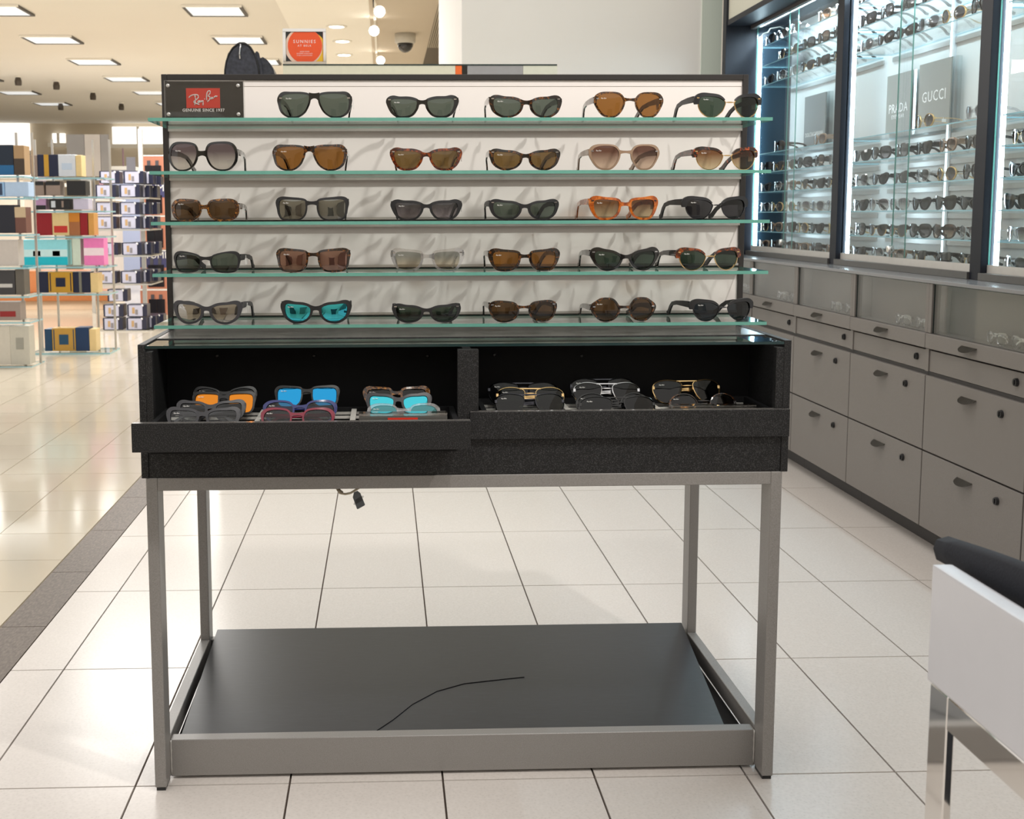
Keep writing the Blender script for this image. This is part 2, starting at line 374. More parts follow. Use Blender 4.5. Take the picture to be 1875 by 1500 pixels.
# ceiling troffers
def troffer(x, y, label):
    t = thing('ceiling_light', label, 'ceiling light', (x, y, 3.3), 'square ceiling lights of the sales floor')
    h = .31
    for k in range(3):
        box('diffuser', x-h+.03+k*.19, x-h+.03+k*.19+.185, y-h+.03, y+h-.03, 3.282, 3.291, M_trof, t)
    box('trim', x-h, x+h, y-h, y-h+.03, 3.276, 3.298, M_ceilw, t); box('trim', x-h, x+h, y+h-.03, y+h, 3.276, 3.298, M_trim, t)
    box('trim', x-h, x-h+.03, y-h+.03, y+h-.03, 3.276, 3.298, M_trim, t); box('trim', x+h-.03, x+h, y-h+.03, y+h-.03, 3.276, 3.298, M_trim, t)
for cx, nm in ((-1.32, 'column nearest the display stand'), (-3.62, 'second column from the display stand'), (-5.95, 'third column from the display stand')):
    for k in range(7 if cx > -2 else 6):
        y = 10.6+2.08*k
        if y < 25: troffer(cx, y, 'square ceiling light, %s from the front, in the %s' % (ORD[k], nm))
# round downlights in the lit bay
for k, (u, v) in enumerate(((616, 48), (627, 75), (630, 100))):
    p = atZ(u, v, 3.29)
    t = thing('downlight', 'round recessed white downlight, %s from the front, above the framed orange sign' % ORD[k], 'downlight', (p.x, p.y, 3.29), 'recessed downlights')
    lathe('bezel', [(.12, 0), (.12, -.012), (.09, -.014), (.085, -.004)], M_ceilw, (p.x, p.y, 3.292), t)
    lathe('glow', [(.083, -.004), (.08, -.009)], M_lampglow, (p.x, p.y, 3.289), t)
# track with three lamp heads
tr = thing('lighting_track', 'thin pale lighting track running back along the grey ceiling strip', 'lighting track', (.42, 12, 3.25))
box('rail', .355, .38, 8.6, 18, 3.266, 3.2845, M_ceilw, tr)
box('cord', .362, .374, 9.0, 9.3, 3.10, 3.266, M_trim, tr)
for k, (u, v, y) in enumerate(((695, 22, 9.8), (685, 57, 11.05), (697, 111, 13.7))):
    p = atY(u, v, y)
    t = thing('track_lamp', 'glowing track lamp head, %s from the front on the pale ceiling track' % ORD[k], 'track lamp', (p.x, y, 3.2), 'track lamps')
    tube('arm', [(.3685, y+.03, 3.252), (p.x, y+.05, p.z)], .012, M_ceilw, t, 6)
    lathe('head', [(.03, .12), (.05, .09), (.062, 0)], M_ceilw, (p.x, y-.02, p.z), t, 14, 'Y')
    lathe('bulb', [(.055, 0), (.05, -.02), (.02, -.03)], M_lampglow, (p.x, y-.022, p.z), t, 14, 'Y')
p = atZ(742, 62, 3.285)
t = thing('dome_camera', 'dark domed security camera with white base on the grey ceiling', 'security camera', tuple(p))
lathe('base', [(.125, 0), (.125, -.10), (.11, -.115)], S('camera_white', (214, 212, 206), rough=.4), (p.x, p.y, 3.285), t)
lathe('dome', [(.098, -.112), (.092, -.15), (.07, -.19), (.035, -.215), (.005, -.222)], S('dome_smoke', (24, 28, 36), rough=.05, coat=.8), (p.x, p.y, 3.285), t)

# ------------------------------------------------------------------ display stand: frame
WW, HH, LW, LD, DD = 1.2231, .6261, .0219, .055, .5839
st = thing('display_stand', 'black sunglasses display stand on a grey steel frame with glass shelves', 'display stand', (WW/2, .3, 0))
for x0 in (0, WW-LW):
    for y0 in (0, DD):
        lg = box('leg', x0, x0+LW, y0, y0+LD, .008, HH, M_steel, st, .0012)
        box('foot_pad', x0+.002, x0+LW-.002, y0+.004, y0+LD-.004, 0, .009, M_lock, lg)
for y0 in (0, DD+.03): box('top_rail', LW, WW-LW, y0, y0+.025, .6015, HH, M_steel, st, .001)
for x0 in (0, WW-LW): box('side_rail', x0, x0+LW, LD, DD, .6015, HH, M_steel, st, .001)
box('bottom_rail', LW, WW-LW, .05, .078, .006, .082, M_steel, st, .0012)
box('bottom_rail', LW, WW-LW, DD+.02, DD+.045, .03, .082, M_steel, st, .0012)
for x0 in (0, WW-LW): box('bottom_side_rail', x0, x0+LW, LD, DD, .05, .0899, M_steel, st, .0012)
M_weld = S('weld_bead', (186, 184, 180), rough=.35, metal=.6)
for x, s in ((LW, 1), (WW-LW, -1)):
    tube('weld', [(x+s*.0015, .049, .012+.01*i) for i in range(8)], [.0018+.0008*(i % 2) for i in range(8)], M_weld, st, 6)
# loose deck board lying in the bottom frame
dk = [(.037, .085, .074), (1.150, .085, .074), (1.192, .605, .108), (.038, .605, .108)]
box('deck_support', LW+.0005, WW-LW-.0005, .0785, DD+.0195, .040, .048, M_blkin, st)  # added dark board standing in for the shade below the deck
deck = prism('deck_board', dk, (0, 0, -.016), M_deck, st, .001)
scr = [atZ(u, v, .080+.0006*i) for i, (u, v) in enumerate(((690, 1338), (720, 1318), (755, 1290), (800, 1266), (850, 1252), (930, 1243)))]
dkn = (Vector(dk[1])-Vector(dk[0])).cross(Vector(dk[3])-Vector(dk[0])).normalized()
def on_deck(u, v, h=.0006):
    d = ray(u, v); o = Vector(dk[0])+dkn*h; tt = (o-EYE).dot(dkn)/d.dot(dkn); return EYE+d*tt
scr = [on_deck(u, v) for u, v in ((690, 1338), (720, 1318), (755, 1290), (800, 1266), (850, 1252), (930, 1243), (960, 1240))]
tube('scratch', scr, .0009, M_blkin, deck, 5)

# ------------------------------------------------------------------ display stand: case
CX0, CX1, ZC, YB = -.0078, 1.2333, .882, .64
for x0, x1 in ((CX0, CX0+.0135), (CX1-.0135, CX1)):
    box('case_side', x0, x1, 0, YB, HH, ZC, M_blk, st, .0008)
box('case_bottom', CX0+.0135, CX1-.0135, .012, YB, HH, HH+.016, M_blkin, st)
box('case_front_board', CX0+.0135, CX1-.0135, .003, .018, HH+.0005, .7, M_blk, st, .0006)
box('case_back_board', CX0+.0135, CX1-.0135, YB-.015, YB, HH+.016, ZC-.016, M_blk, st)
ib = box('case_inner_back', CX0+.0135, CX1-.0135, .215, .227, HH+.016, ZC-.016, M_blkin, st)
for u in (397, 783, 905, 1065, 575):
    p = atY(u, 652+(u == 905)*-2, .215)
    lathe('screw_cap', [(.0042, 0), (.0042, -.0012), (.002, -.0016)], M_lock, (p.x, .2152, p.z), ib, 10, 'Y')
ld = box('ledge', CX0+.0135, CX1-.0135, .1145, YB, ZC-.016, ZC-.0005, M_ledge, st, .0006)
box('ledge_edge', CX0+.0135, CX1-.0135, .1125, .1145, ZC-.013, ZC-.0008, M_blk, ld)
for x0, x1 in ((CX0+.0135, .0185), (1.205, CX1-.0135)):
    box('stile', x0, x1, .001, .018, .7, .868, M_blk, st, .0005)
box('divider_post', .594, .634, .001, .02, .7, .868, M_blk, st, .0006)
box('divider_board', .606, .622, .02, .215, HH+.016, .866, M_blkin, st)
box('glass_top', CX0+.014, CX1-.014, .0006, .1122, .8742, .8795, thin_glass('case_top_glass', (.95, .97, .965), 1.5, .0, 1.7), st, 0, M_edgedk, 2)
# reflecting mirrored liner strip below the glass is the dark interior itself
# drawers
def drawer(x0, x1, yf, lab):
    d = box('drawer', x0, x1, yf, yf+.016, .6965, .7495, M_blk, st, .0006)
    d['label'] = lab
    e = box('front_edge', x0+.0008, x1-.0008, yf+.001, yf+.0155, .7494, .7498, M_ledge, d)
    yb = yf+.20
    box('tray_bed', x0+.03, x1-.025, yf+.016, yb, .690, .698, M_blkin, d)
    for xx in (x0+.026, x1-.030): box('tray_side', xx, xx+.010, yf+.016, yb, .698, .744, M_blkin, d)
    box('tray_back', x0+.036, x1-.03, yb-.008, yb, .698, .744, M_blkin, d)
    return d
dl = drawer(-.0025, .612, -.100, 'left drawer pulled further out')
dr = drawer(.6175, 1.2325, -.006, 'right drawer almost closed')
def rack(d, x0, x1, yf, cols, sk):
    """clear acrylic rack: cross bars, dividers; sk = how far the dividers lean sideways per metre"""
    for y in ((-.086, -.044, -.006, .034, .080) if yf < -.05 else (.004, .010, .037, .106, .150)):
        zb_ = .706 if y < (0.03 if yf < -.05 else .10) else .732; box('acrylic_bar', x0, x1, y, y+.004, zb_, zb_+.005, M_acrw, d)
    for c in cols:
        box('acrylic_divider', c-.005, c+.005, yf+.03, yf+.185, .738, .743, M_acrw, d)
        box('acrylic_divider', c-.002, c+.002, yf+.03, yf+.185, .70, .738, M_acr, d)
rack(dl, .045, .575, -.100, (.218, .395), 0)
rack(dr, .655, 1.19, -.006, (.8135, .992), 0)
RB = [[(805, 555), (818, 532), (850, 512), (900, 500), (945, 500), (970, 520), (968, 550), (945, 578), (905, 602), (880, 628), (900, 640), (940, 655), (985, 672)],
      [(908, 512), (917, 560), (915, 620), (903, 682)],
      [(992, 606), (972, 604), (957, 618), (955, 636), (968, 642), (985, 628), (992, 606), (990, 630), (1004, 632)],
      [(1012, 598), (1012, 625), (1030, 622), (1048, 592), (1052, 640), (1045, 686)],
      [(1070, 575), (1080, 578)],
      [(1112, 600), (1106, 540), (1112, 470), (1140, 432), (1168, 436), (1175, 465), (1150, 505), (1120, 530), (1160, 530), (1172, 560), (1150, 600), (1120, 622)],
      [(1212, 545), (1195, 546), (1180, 560), (1182, 576), (1196, 574), (1210, 556), (1212, 545), (1211, 568), (1228, 560)],
      [(1240, 530), (1240, 558), (1248, 535), (1270, 518), (1275, 545), (1290, 520)]]
def script_logo(parent, fn, r, m=M_print):
    for s in RB:
        pts = [fn(a, b) for a, b in s]
        q = []
        for a, b in zip(pts, pts[1:]):
            q += [a, a.lerp(b, .5)]
        q.append(pts[-1])
        for _ in range(1): q = [q[0]]+[(q[i-1]+q[i]*2+q[i+1])/4 for i in range(1, len(q)-1)]+[q[-1]]
        tube('script_stroke', q, r, m, parent, 5)
def tray_label(d, x0, x1, y, z0, z1, px0, px1, tilt):
    b = box('label_block', x0, x1, y, y+.02, z0, z1-.006, S('label_grey', (92, 90, 86), rough=.3), d, .0008)
    box('block_cover', x0, x1, y-.001, y+.022, z1-.0045, z1, M_acr, b)
    r_ = box('red_label', px0, px1, y-.0016, y-.0006, z0, z1-.008, M_red, b)
    wd = (px1-px0)/570
    script_logo(b, lambda a, c: Vector((px0+(a-765)*wd, y-.0018, z1-.012-(c-420)*wd*.9)), .0011)
a = atY(657, 757, -.07); b = atY(819, 757, -.07)
tray_label(dl, a.x, b.x, -.07, .728, .759, atY(710, 765, -.07).x, atY(765, 765, -.07).x, 0)
a = atY(1232, 735, .02); b = atY(1385, 735, .02)
tray_label(dr, a.x, b.x, .02, .722, .7535, atY(1279, 744, .02).x, atY(1331, 744, .02).x, 0)

# ------------------------------------------------------------------ display stand: back panel and shelves
PX0, PX1, YP, ZT = -.0065, 1.2315, .31, 1.416
pn = box('back_panel', PX0+.011, PX1-.011, YP+.002, YP+.022, ZC, ZT-.011, M_white, st)
box('panel_trim', PX0, PX0+.0118, YP-.004, YP+.026, ZC, ZT, M_trim, pn, .0008)
box('panel_trim', PX1-.0118, PX1, YP-.004, YP+.026, ZC, ZT, M_trim, pn, .0008)
box('panel_trim', PX0+.0118, PX1-.0118, YP-.004, YP+.026, ZT-.0115, ZT, M_trim, pn, .0008)
SZ = [1.3105, 1.2085, 1.1105, 1.0095, .9075]
for z in SZ:
    g = box('glass_shelf', .0022, 1.2205, .11, YP-.001, z-.0065, z, M_glass, st, 0, M_edge, 2)
    ch = box('shelf_channel', PX0+.0125, PX1-.0125, YP-.010, YP+.002, z-.0125, z-.0068, M_alu, pn)
    box('channel_shadow_gap', PX0+.0125, PX1-.0125, YP-.003, YP+.002, z+.0002, z+.0022, M_trim, pn)
    box('channel_lip', PX0+.0125, PX1-.0125, YP-.006, YP+.002, z+.0024, z+.0075, M_alu, pn)
box('top_channel', PX0+.0125, PX1-.0125, YP+.0008, YP+.002, ZT-.024, ZT-.013, M_white, pn)

# ------------------------------------------------------------------ sunglasses
SH = {                                             # lens centre, outline (x to the temple, z, rim width), bridge (height, thickness, rise, drop at its ends)
 'wayf': (31.5, [(-21.5, 12, 5), (-9, 16.5, 5.5), (8, 17.5, 5.2), (18, 17.6, 7.5), (22.6, 13.5, 8.5), (22.2, 3, 6.2), (18, -9, 4.8), (10, -16.5, 4.2), (0, -18, 4), (-12, -15, 4), (-19.5, -5, 4), (-21.8, 4, 4.5)], (10, 7.5, 3, 8)),
 'newf': (31.5, [(-21.5, 8, 4.4), (-11, 13.6, 4.6), (5, 15.2, 4.6), (17, 16, 6.5), (22, 12.5, 8), (22.2, 2, 5.6), (18.5, -8, 4.2), (9, -15, 3.8), (-1, -16.5, 3.6), (-13, -13, 3.6), (-20.5, -4, 4)], (8, 7, 2.6, 6.5)),
 'navi': (33, [(-23, 15, 3.6), (-12, 18, 3.6), (8, 18.5, 3.8), (21, 16.5, 6), (26, 9, 6.5), (26.5, 0, 4.5), (23, -12, 3.8), (13, -20, 3), (-2, -21, 3), (-14, -14, 3), (-21, -2, 3.2), (-23.5, 8, 3.4)], (14.5, 9, 1.5, 8)),
 'hexa': (31.5, [(-20.5, 6, 2.6), (-13, 16.5, 2.8), (4, 18.5, 2.8), (17, 15.5, 4.5), (22, 8, 5), (22, 0, 3), (15, -12.5, 2.8), (7, -18.5, 2.8), (-7, -18.5, 2.8), (-17, -8, 2.6)], (8, 4, 1.5, 3)),
 'butt': (32, [(-22, 11, 3.4), (-16, 20, 3.6), (2, 22.5, 3.6), (19, 20, 4.6), (26.5, 8, 4.6), (25.5, -8, 4), (15, -21, 3), (-3, -22, 3), (-15, -14, 3.4), (-21.5, 0, 3.4)], (5.5, 8, 1.5, 5)),
 'wrap': (31.5, [(-22, 7, 3.6), (-17, 14, 3.8), (4, 16, 4), (19, 13, 6), (24, 4, 6.5), (22.5, -9, 5.5), (15, -16.5, 3.6), (-6, -17.5, 3.6), (-18, -11, 3.8), (-22.5, -1, 3.8)], (5, 7, 2, 4)),
 'just': (31, [(-20.5, 9, 2.8), (-17, 14.5, 3.4), (4, 16.5, 4), (18, 16, 5.5), (23, 11.5, 6), (23.5, 0, 3.6), (22, -10, 3), (15.5, -17.5, 2.8), (-6, -18.5, 2.8), (-16, -13, 2.8), (-20, -3, 2.8)], (10, 5.5, 2.2, 4)),
 'lite': (32, [(-21.5, 5, 2.2), (-16, 11, 2.4), (3, 15.5, 2.6), (19, 14, 5), (24.5, 8, 5), (25, -2, 2.8), (22, -12, 2.4), (14, -16.5, 2.2), (-6, -16.5, 2.2), (-17, -12, 2.2), (-21, -4, 2.2)], (6.5, 5, 1.5, 3)),
 'squa': (32, [(-21, 9, 4), (-17, 14.5, 4.4), (4, 16.5, 4.8), (16, 16, 7.5), (20.6, 12, 8.5), (20.5, 1, 6), (17.5, -9, 4.4), (11, -16, 4), (-4, -16.5, 4), (-15, -11.5, 4), (-20, -2, 4)], (8, 6, 3.2, 4)),
 'leon': (31, [(-20, 6, 2.8), (-14, 14, 3.2), (2, 16.5, 3.6), (14, 15, 5), (20, 9.5, 6), (21, 0, 3.4), (17, -10, 3), (9, -16.5, 2.8), (-2, -17.5, 2.8), (-14, -12.5, 2.8), (-19.5, -4, 2.8)], (8, 4, 1.8, 3)),
 'thal': (30.5, [(-19.5, 4, 3), (-13, 14.5, 3.2), (-6, 18.5, 3.4), (6, 18.5, 3.4), (13, 14.5, 3.8), (19.5, 5, 7), (20, -2, 4.5), (16.5, -10, 3.2), (8, -17.5, 3), (-2, -18.5, 3), (-13, -14, 3), (-19, -5, 3)], (5, 4.4, 1, 2)),
 'cate': (31.5, [(-21, 6, 4), (-9, 13, 4.4), (8, 16, 5), (18, 16, 8), (22.5, 11.5, 9.5), (22.5, 3, 5.5), (18, -7, 4), (9, -15, 3.6), (-3, -16, 3.6), (-15, -10.5, 3.8), (-20.8, -1, 4)], (6, 6.5, 2.5, 4)),
 'club': (29.6, [(-20.5, 7, 2), (-10, 13.5, 4.5), (6, 15.5, 5.2), (17, 14.5, 7), (21.5, 9.5, 9), (22.5, 1, 5), (18.5, -9, 1.1), (9, -16.5, 1.1), (-4, -17, 1.1), (-15, -9.5, 1.1), (-20, 0, 1.1)], (6, 2.2, .6, .6)),
 'avia': (31.5, [(-21, 11, 1.1), (-8, 16.5, 1.1), (10, 17.5, 1.1), (23.5, 12, 1.1), (26, 0, 1.1), (19, -14.5, 1.1), (5, -20.5, 1.1), (-9, -16.5, 1.1), (-18.5, -4, 1.1)], (8, 1.6, .3, .3)),
 'roun': (31, [(-19, 5, 1.6), (-12, 15, 1.6), (0, 19, 1.6), (13, 15, 2.2), (20, 5, 2.4), (19, -6, 1.6), (11, -16, 1.6), (-1, -19, 1.6), (-12, -15, 1.6), (-19, -5, 1.6)], (6, 2, .3, .3)),
 'shld': (32, [(-22, 9, 2.6), (-12, 17, 2.6), (6, 19, 2.8), (22, 15, 4), (28, 4, 4.5), (22, -13, 3), (8, -20, 2.6), (-8, -18, 2.6), (-18, -8, 2.6)], (10, 6, 1.5, 4)),
}
def catmull(pts, per):
    n = len(pts); out = []
    for i in range(n):
        p0, p1, p2, p3 = pts[i-1], pts[i], pts[(i+1) % n], pts[(i+2) % n]
        for k in range(per):
            t = k/per
            out.append(tuple(.5*(2*b+(c-a)*t+(2*a-5*b+4*c-d)*t*t+(3*b-a-3*c+d)*t**3) for a, b, c, d in zip(p0, p1, p2, p3)))
    return out
GL = {}
def glasses_parts(shape, Wd, Hd, fm, lm, tm_=None, rm=None, fold=False, rivet=None, tagged=False, per=4, logo=True, thick=.0042):
    """parts of one pair in its own axes: x across, y back, z up, standing on z = 0; list of (name, mesh, offset, [sub-parts])"""
    key = (shape, round(Wd, 4), round(Hd, 4), fm.name, lm.name, tm_ and tm_.name, rm and rm.name, fold, rivet and rivet.name, tagged, per, logo)
    if key in GL: return GL[key]
    c, cp, (bz, bt_, brise, bdrop) = SH[shape]; P = catmull(cp, per); n = len(P)
    inner, outer = [], []
    for i, (x, z, o) in enumerate(P):
        a, b = P[i-1], P[(i+1) % n]; dx, dz = b[0]-a[0], b[1]-a[1]; L_ = math.hypot(dx, dz)
        nx, nz = -dz/L_, dx/L_
        inner.append((x, z)); outer.append((x+nx*o, z+nz*o))
    hw = max(c+x for x, _ in outer); zl = min(z for _, z in outer); zh = max(z for _, z in outer)
    sx = Wd/2/hw; sz = Hd/(zh-zl)
    wrapk = 1.9
    Y = lambda X: wrapk*X*X
    tm_ = tm_ or fm; parts = []
    def ringmesh(idx, closed, mt, t0, thin=None):
        bm = bmesh.new()
        for s in (-1, 1):
            rows = []
            for i in idx:
                (ix, iz), (ox, oz) = inner[i], outer[i]
                if thin is not None:
                    dxx, dzz = ox-ix, oz-iz; l_ = math.hypot(dxx, dzz); ox, oz = ix+dxx/l_*thin, iz+dzz/l_*thin
                X1, Z1 = s*(c+ix)*sx, (iz-zl)*sz; X2, Z2 = s*(c+ox)*sx, (oz-zl)*sz
                rows.append([bm.verts.new(v) for v in ((X1, Y(X1)-t0*.35, Z1), (X2, Y(X2)-t0*.2, Z2), (X2, Y(X2)+t0*.8, Z2), (X1, Y(X1)+t0*.65, Z1))])
                # a slight crown on the front
            m_ = len(rows)
            for i in range(m_ if closed else m_-1):
                A, B = rows[i], rows[(i+1) % m_]
                for k in range(4): bm.faces.new((A[k], A[(k+1) % 4], B[(k+1) % 4], B[k]))
            if not closed: bm.faces.new(rows[0]); bm.faces.new(rows[-1][::-1])
        return bm
    def bar(bm, zc, th, xm, rise=0., flare=0., ty=.0042, dy=0.):
        rows = []
        for k in range(9):
            q = -1+k/4; X = q*xm; zt_ = zc+th/2+rise*q*q; zb_ = zc-th/2-flare*abs(q)**2.5
            y = Y(X)+dy
            rows.append([bm.verts.new(v) for v in ((X, y-ty*.35, (zt_-zl)*sz), (X, y-ty*.35, (zb_-zl)*sz), (X, y+ty*.65, (zb_-zl)*sz), (X, y+ty*.65, (zt_-zl)*sz))])
        for A, B in zip(rows, rows[1:]):
            for k in range(4): bm.faces.new((A[k], A[(k+1) % 4], B[(k+1) % 4], B[k]))
        bm.faces.new(rows[0]); bm.faces.new(rows[-1][::-1])
    nas = min(x for x, z in inner)
    xb = (c+nas+.2)*sx
    mfull = list(range(n))
    # hinge height: where the outer outline is furthest out
    hi = max(mfull, key=lambda i: outer[i][0]+.25*outer[i][1]); hz = (outer[hi][1]-zl-1.5)*sz; hx = Wd/2-.0028
    if shape == 'club':
        up_ = [i for i in mfull if P[i][1] > 4.0-(2 if P[i][0] > 0 else -3)]
        st_ = next(i for i in up_ if (i-1) % n not in up_); seq = [(st_+k) % n for k in range(len(up_))]
        bm = ringmesh(seq, False, fm, .0058)
    else:
        bm = ringmesh(mfull, True, fm, thick)
    if shape in ('avia', 'roun', 'club'):
        mm = rm or M_gold
        if shape == 'avia': bar(bm, 15.6, 1.7, xb+.009, .2, .2, .002)
        if shape != 'club': bar(bm, bz, bt_, xb, -1.2, -1.2, .002)
    else:
        bar(bm, bz, bt_, xb, brise, bdrop, thick)
    for s in (-1, 1):                                # lugs that carry the hinges
        yy = Y(hx); bm_box(bm, s*hx-.0022, s*hx+.0022, yy-.001, yy+.009, hz-.003, hz+.003)
    bmesh.ops.remove_doubles(bm, verts=bm.verts, dist=1e-6)
    parts.append(('front_frame', mesh_of(bm, 'front_frame', fm), (0, 0, 0), []))
    if shape == 'club':
        bm = ringmesh(mfull, True, rm, .0022, 1.1); bar(bm, bz, bt_, xb, -1.2, -1.2, .0022)
        parts.append(('metal_rim', mesh_of(bm, 'metal_rim', rm or M_gold), (0, 0, 0), []))
    zc_ = (0-zl)*sz
    for s in (-1, 1):
        bm = bmesh.new(); cx_ = s*c*sx
        ctr = bm.verts.new((0, Y(cx_)-.0008-Y(cx_)*0, 0))
        rv = [bm.verts.new((s*(ix)*sx, Y(s*(c+ix)*sx)+.0006, iz*sz)) for ix, iz in inner]
        mid = [bm.verts.new((s*ix*.55*sx, Y(s*(c+ix*.55)*sx)-.0006, iz*.55*sz)) for ix, iz in inner]
        for i in range(n):
            bm.faces.new((rv[i], rv[(i+1) % n], mid[(i+1) % n], mid[i])); bm.faces.new((mid[i], mid[(i+1) % n], ctr))
        sub = []
        if logo and s == -1:
            lx, lz = min(inner, key=lambda q: abs(q[0]-14)+abs(q[1]-11))
            X = s*(c+12)*sx; sub = [('lens_logo', text_mesh('Ray-Ban', .0034, M_print, .00005, .3), (X, Y(X)-.0022, zc_+10.2*sz), None)]
        parts.append(('lens', mesh_of(bm, 'lens', lm, True), (cx_, 0, zc_), sub))
    for s in (-1, 1):
        y0 = Y(hx)+.008
        if fold:
            o = .001 if s > 0 else .005; y0 -= .003
            path = [((hx)*s, y0-.001, hz), ((hx-.006)*s, y0+o, hz), (0, y0+o+.002, hz-.002), (-(hx-.03)*s, y0+o, hz-.006), (-(hx-.012)*s, y0+o, hz-.018)]
            hs = [.004, .0035, .003, .0026, .0035]
        else:
            zt_ = .004
            path = [(hx*s, y0, hz), ((hx-.001)*s, y0+.03, hz), ((hx-.003)*s, y0+.065, hz-.001), ((hx-.006)*s, y0+.092, hz-.005), ((hx-.009)*s, y0+.108, hz-.014), ((hx-.012)*s, y0+.122, max(hz-.028, zt_+.004)), ((hx-.013)*s, y0+.132, zt_+.0012)]
            hs = [.0062, .0056, .0042, .0038, .0044, .0050, .0042] if shape not in ('avia', 'roun') else [.0016, .0012, .001, .001, .0018, .0026, .0022]
        bm = bmesh.new(); rows = []; th = .0017 if shape not in ('avia', 'roun') else .0009
        for i, (x, y, z) in enumerate(path):
            a = Vector(path[max(0, i-1)]); b = Vector(path[min(len(path)-1, i+1)]); t = (b-a).normalized()
            if fold: side = Vector((0, 1, 0)); upv = Vector((0, 0, 1))
            else: side = Vector((1, 0, 0)); upv = side.cross(t).normalized(); upv = upv if upv.z > 0 else -upv
            p = Vector((x, y, z))
            rows.append([bm.verts.new(p+side*a_*th+upv*b_*hs[i]) for a_, b_ in ((-1, -1), (1, -1), (1, 1), (-1, 1))])
        for A, B in zip(rows, rows[1:]):
            for k in range(4): bm.faces.new((A[k], A[(k+1) % 4], B[(k+1) % 4], B[k]))
        bm.faces.new(rows[0]); bm.faces.new(rows[-1][::-1])
        parts.append(('temple', mesh_of(bm, 'temple', tm_), (0, 0, 0), []))
    if rivet is not None:
        for s in (-1, 1):
            bm = bmesh.new(); X = s*(Wd/2-.0072); bm_box(bm, -.0026, .0026, -.0007, .0007, -.0011, .0011)
            parts.append(('rivet', mesh_of(bm, 'rivet', rivet), (X, Y(X)-thick*.35-.0002, hz+.002), []))
    if tagged:
        bm = bmesh.new(); bm_box(bm, -.0003, .0003, 0, .016, -.012, 0); bm_box(bm, -.0004, .0004, .005, .007, 0, .006)
        parts.append(('price_tag', mesh_of(bm, 'price_tag', M_tag), (hx+.0035 if shape != 'avia' else hx, Y(hx)+.028, hz-.003), []))
    GL[key] = parts; return parts
def place_glasses(parts, loc, rz, label, cat='sunglasses', group=None, rx=0., name='sunglasses'):
    t = bpy.data.objects.new(name, None); t.empty_display_size = .03; C.objects.link(t)
    t.location = loc; t.rotation_euler = (rx, 0, rz); tag(t, label, cat, group)
    for nm, me, off, sub in parts:
        o = bpy.data.objects.new(nm, me); C.objects.link(o); o.parent = t; o.location = off
        for n2, m2, of2, _ in sub:
            q = bpy.data.objects.new(n2, m2); C.objects.link(q); q.parent = o; q.location = Vector(of2)-Vector(off)
            if n2 == 'lens_logo': q.rotation_euler = (R(90), 0, 0)
    return t

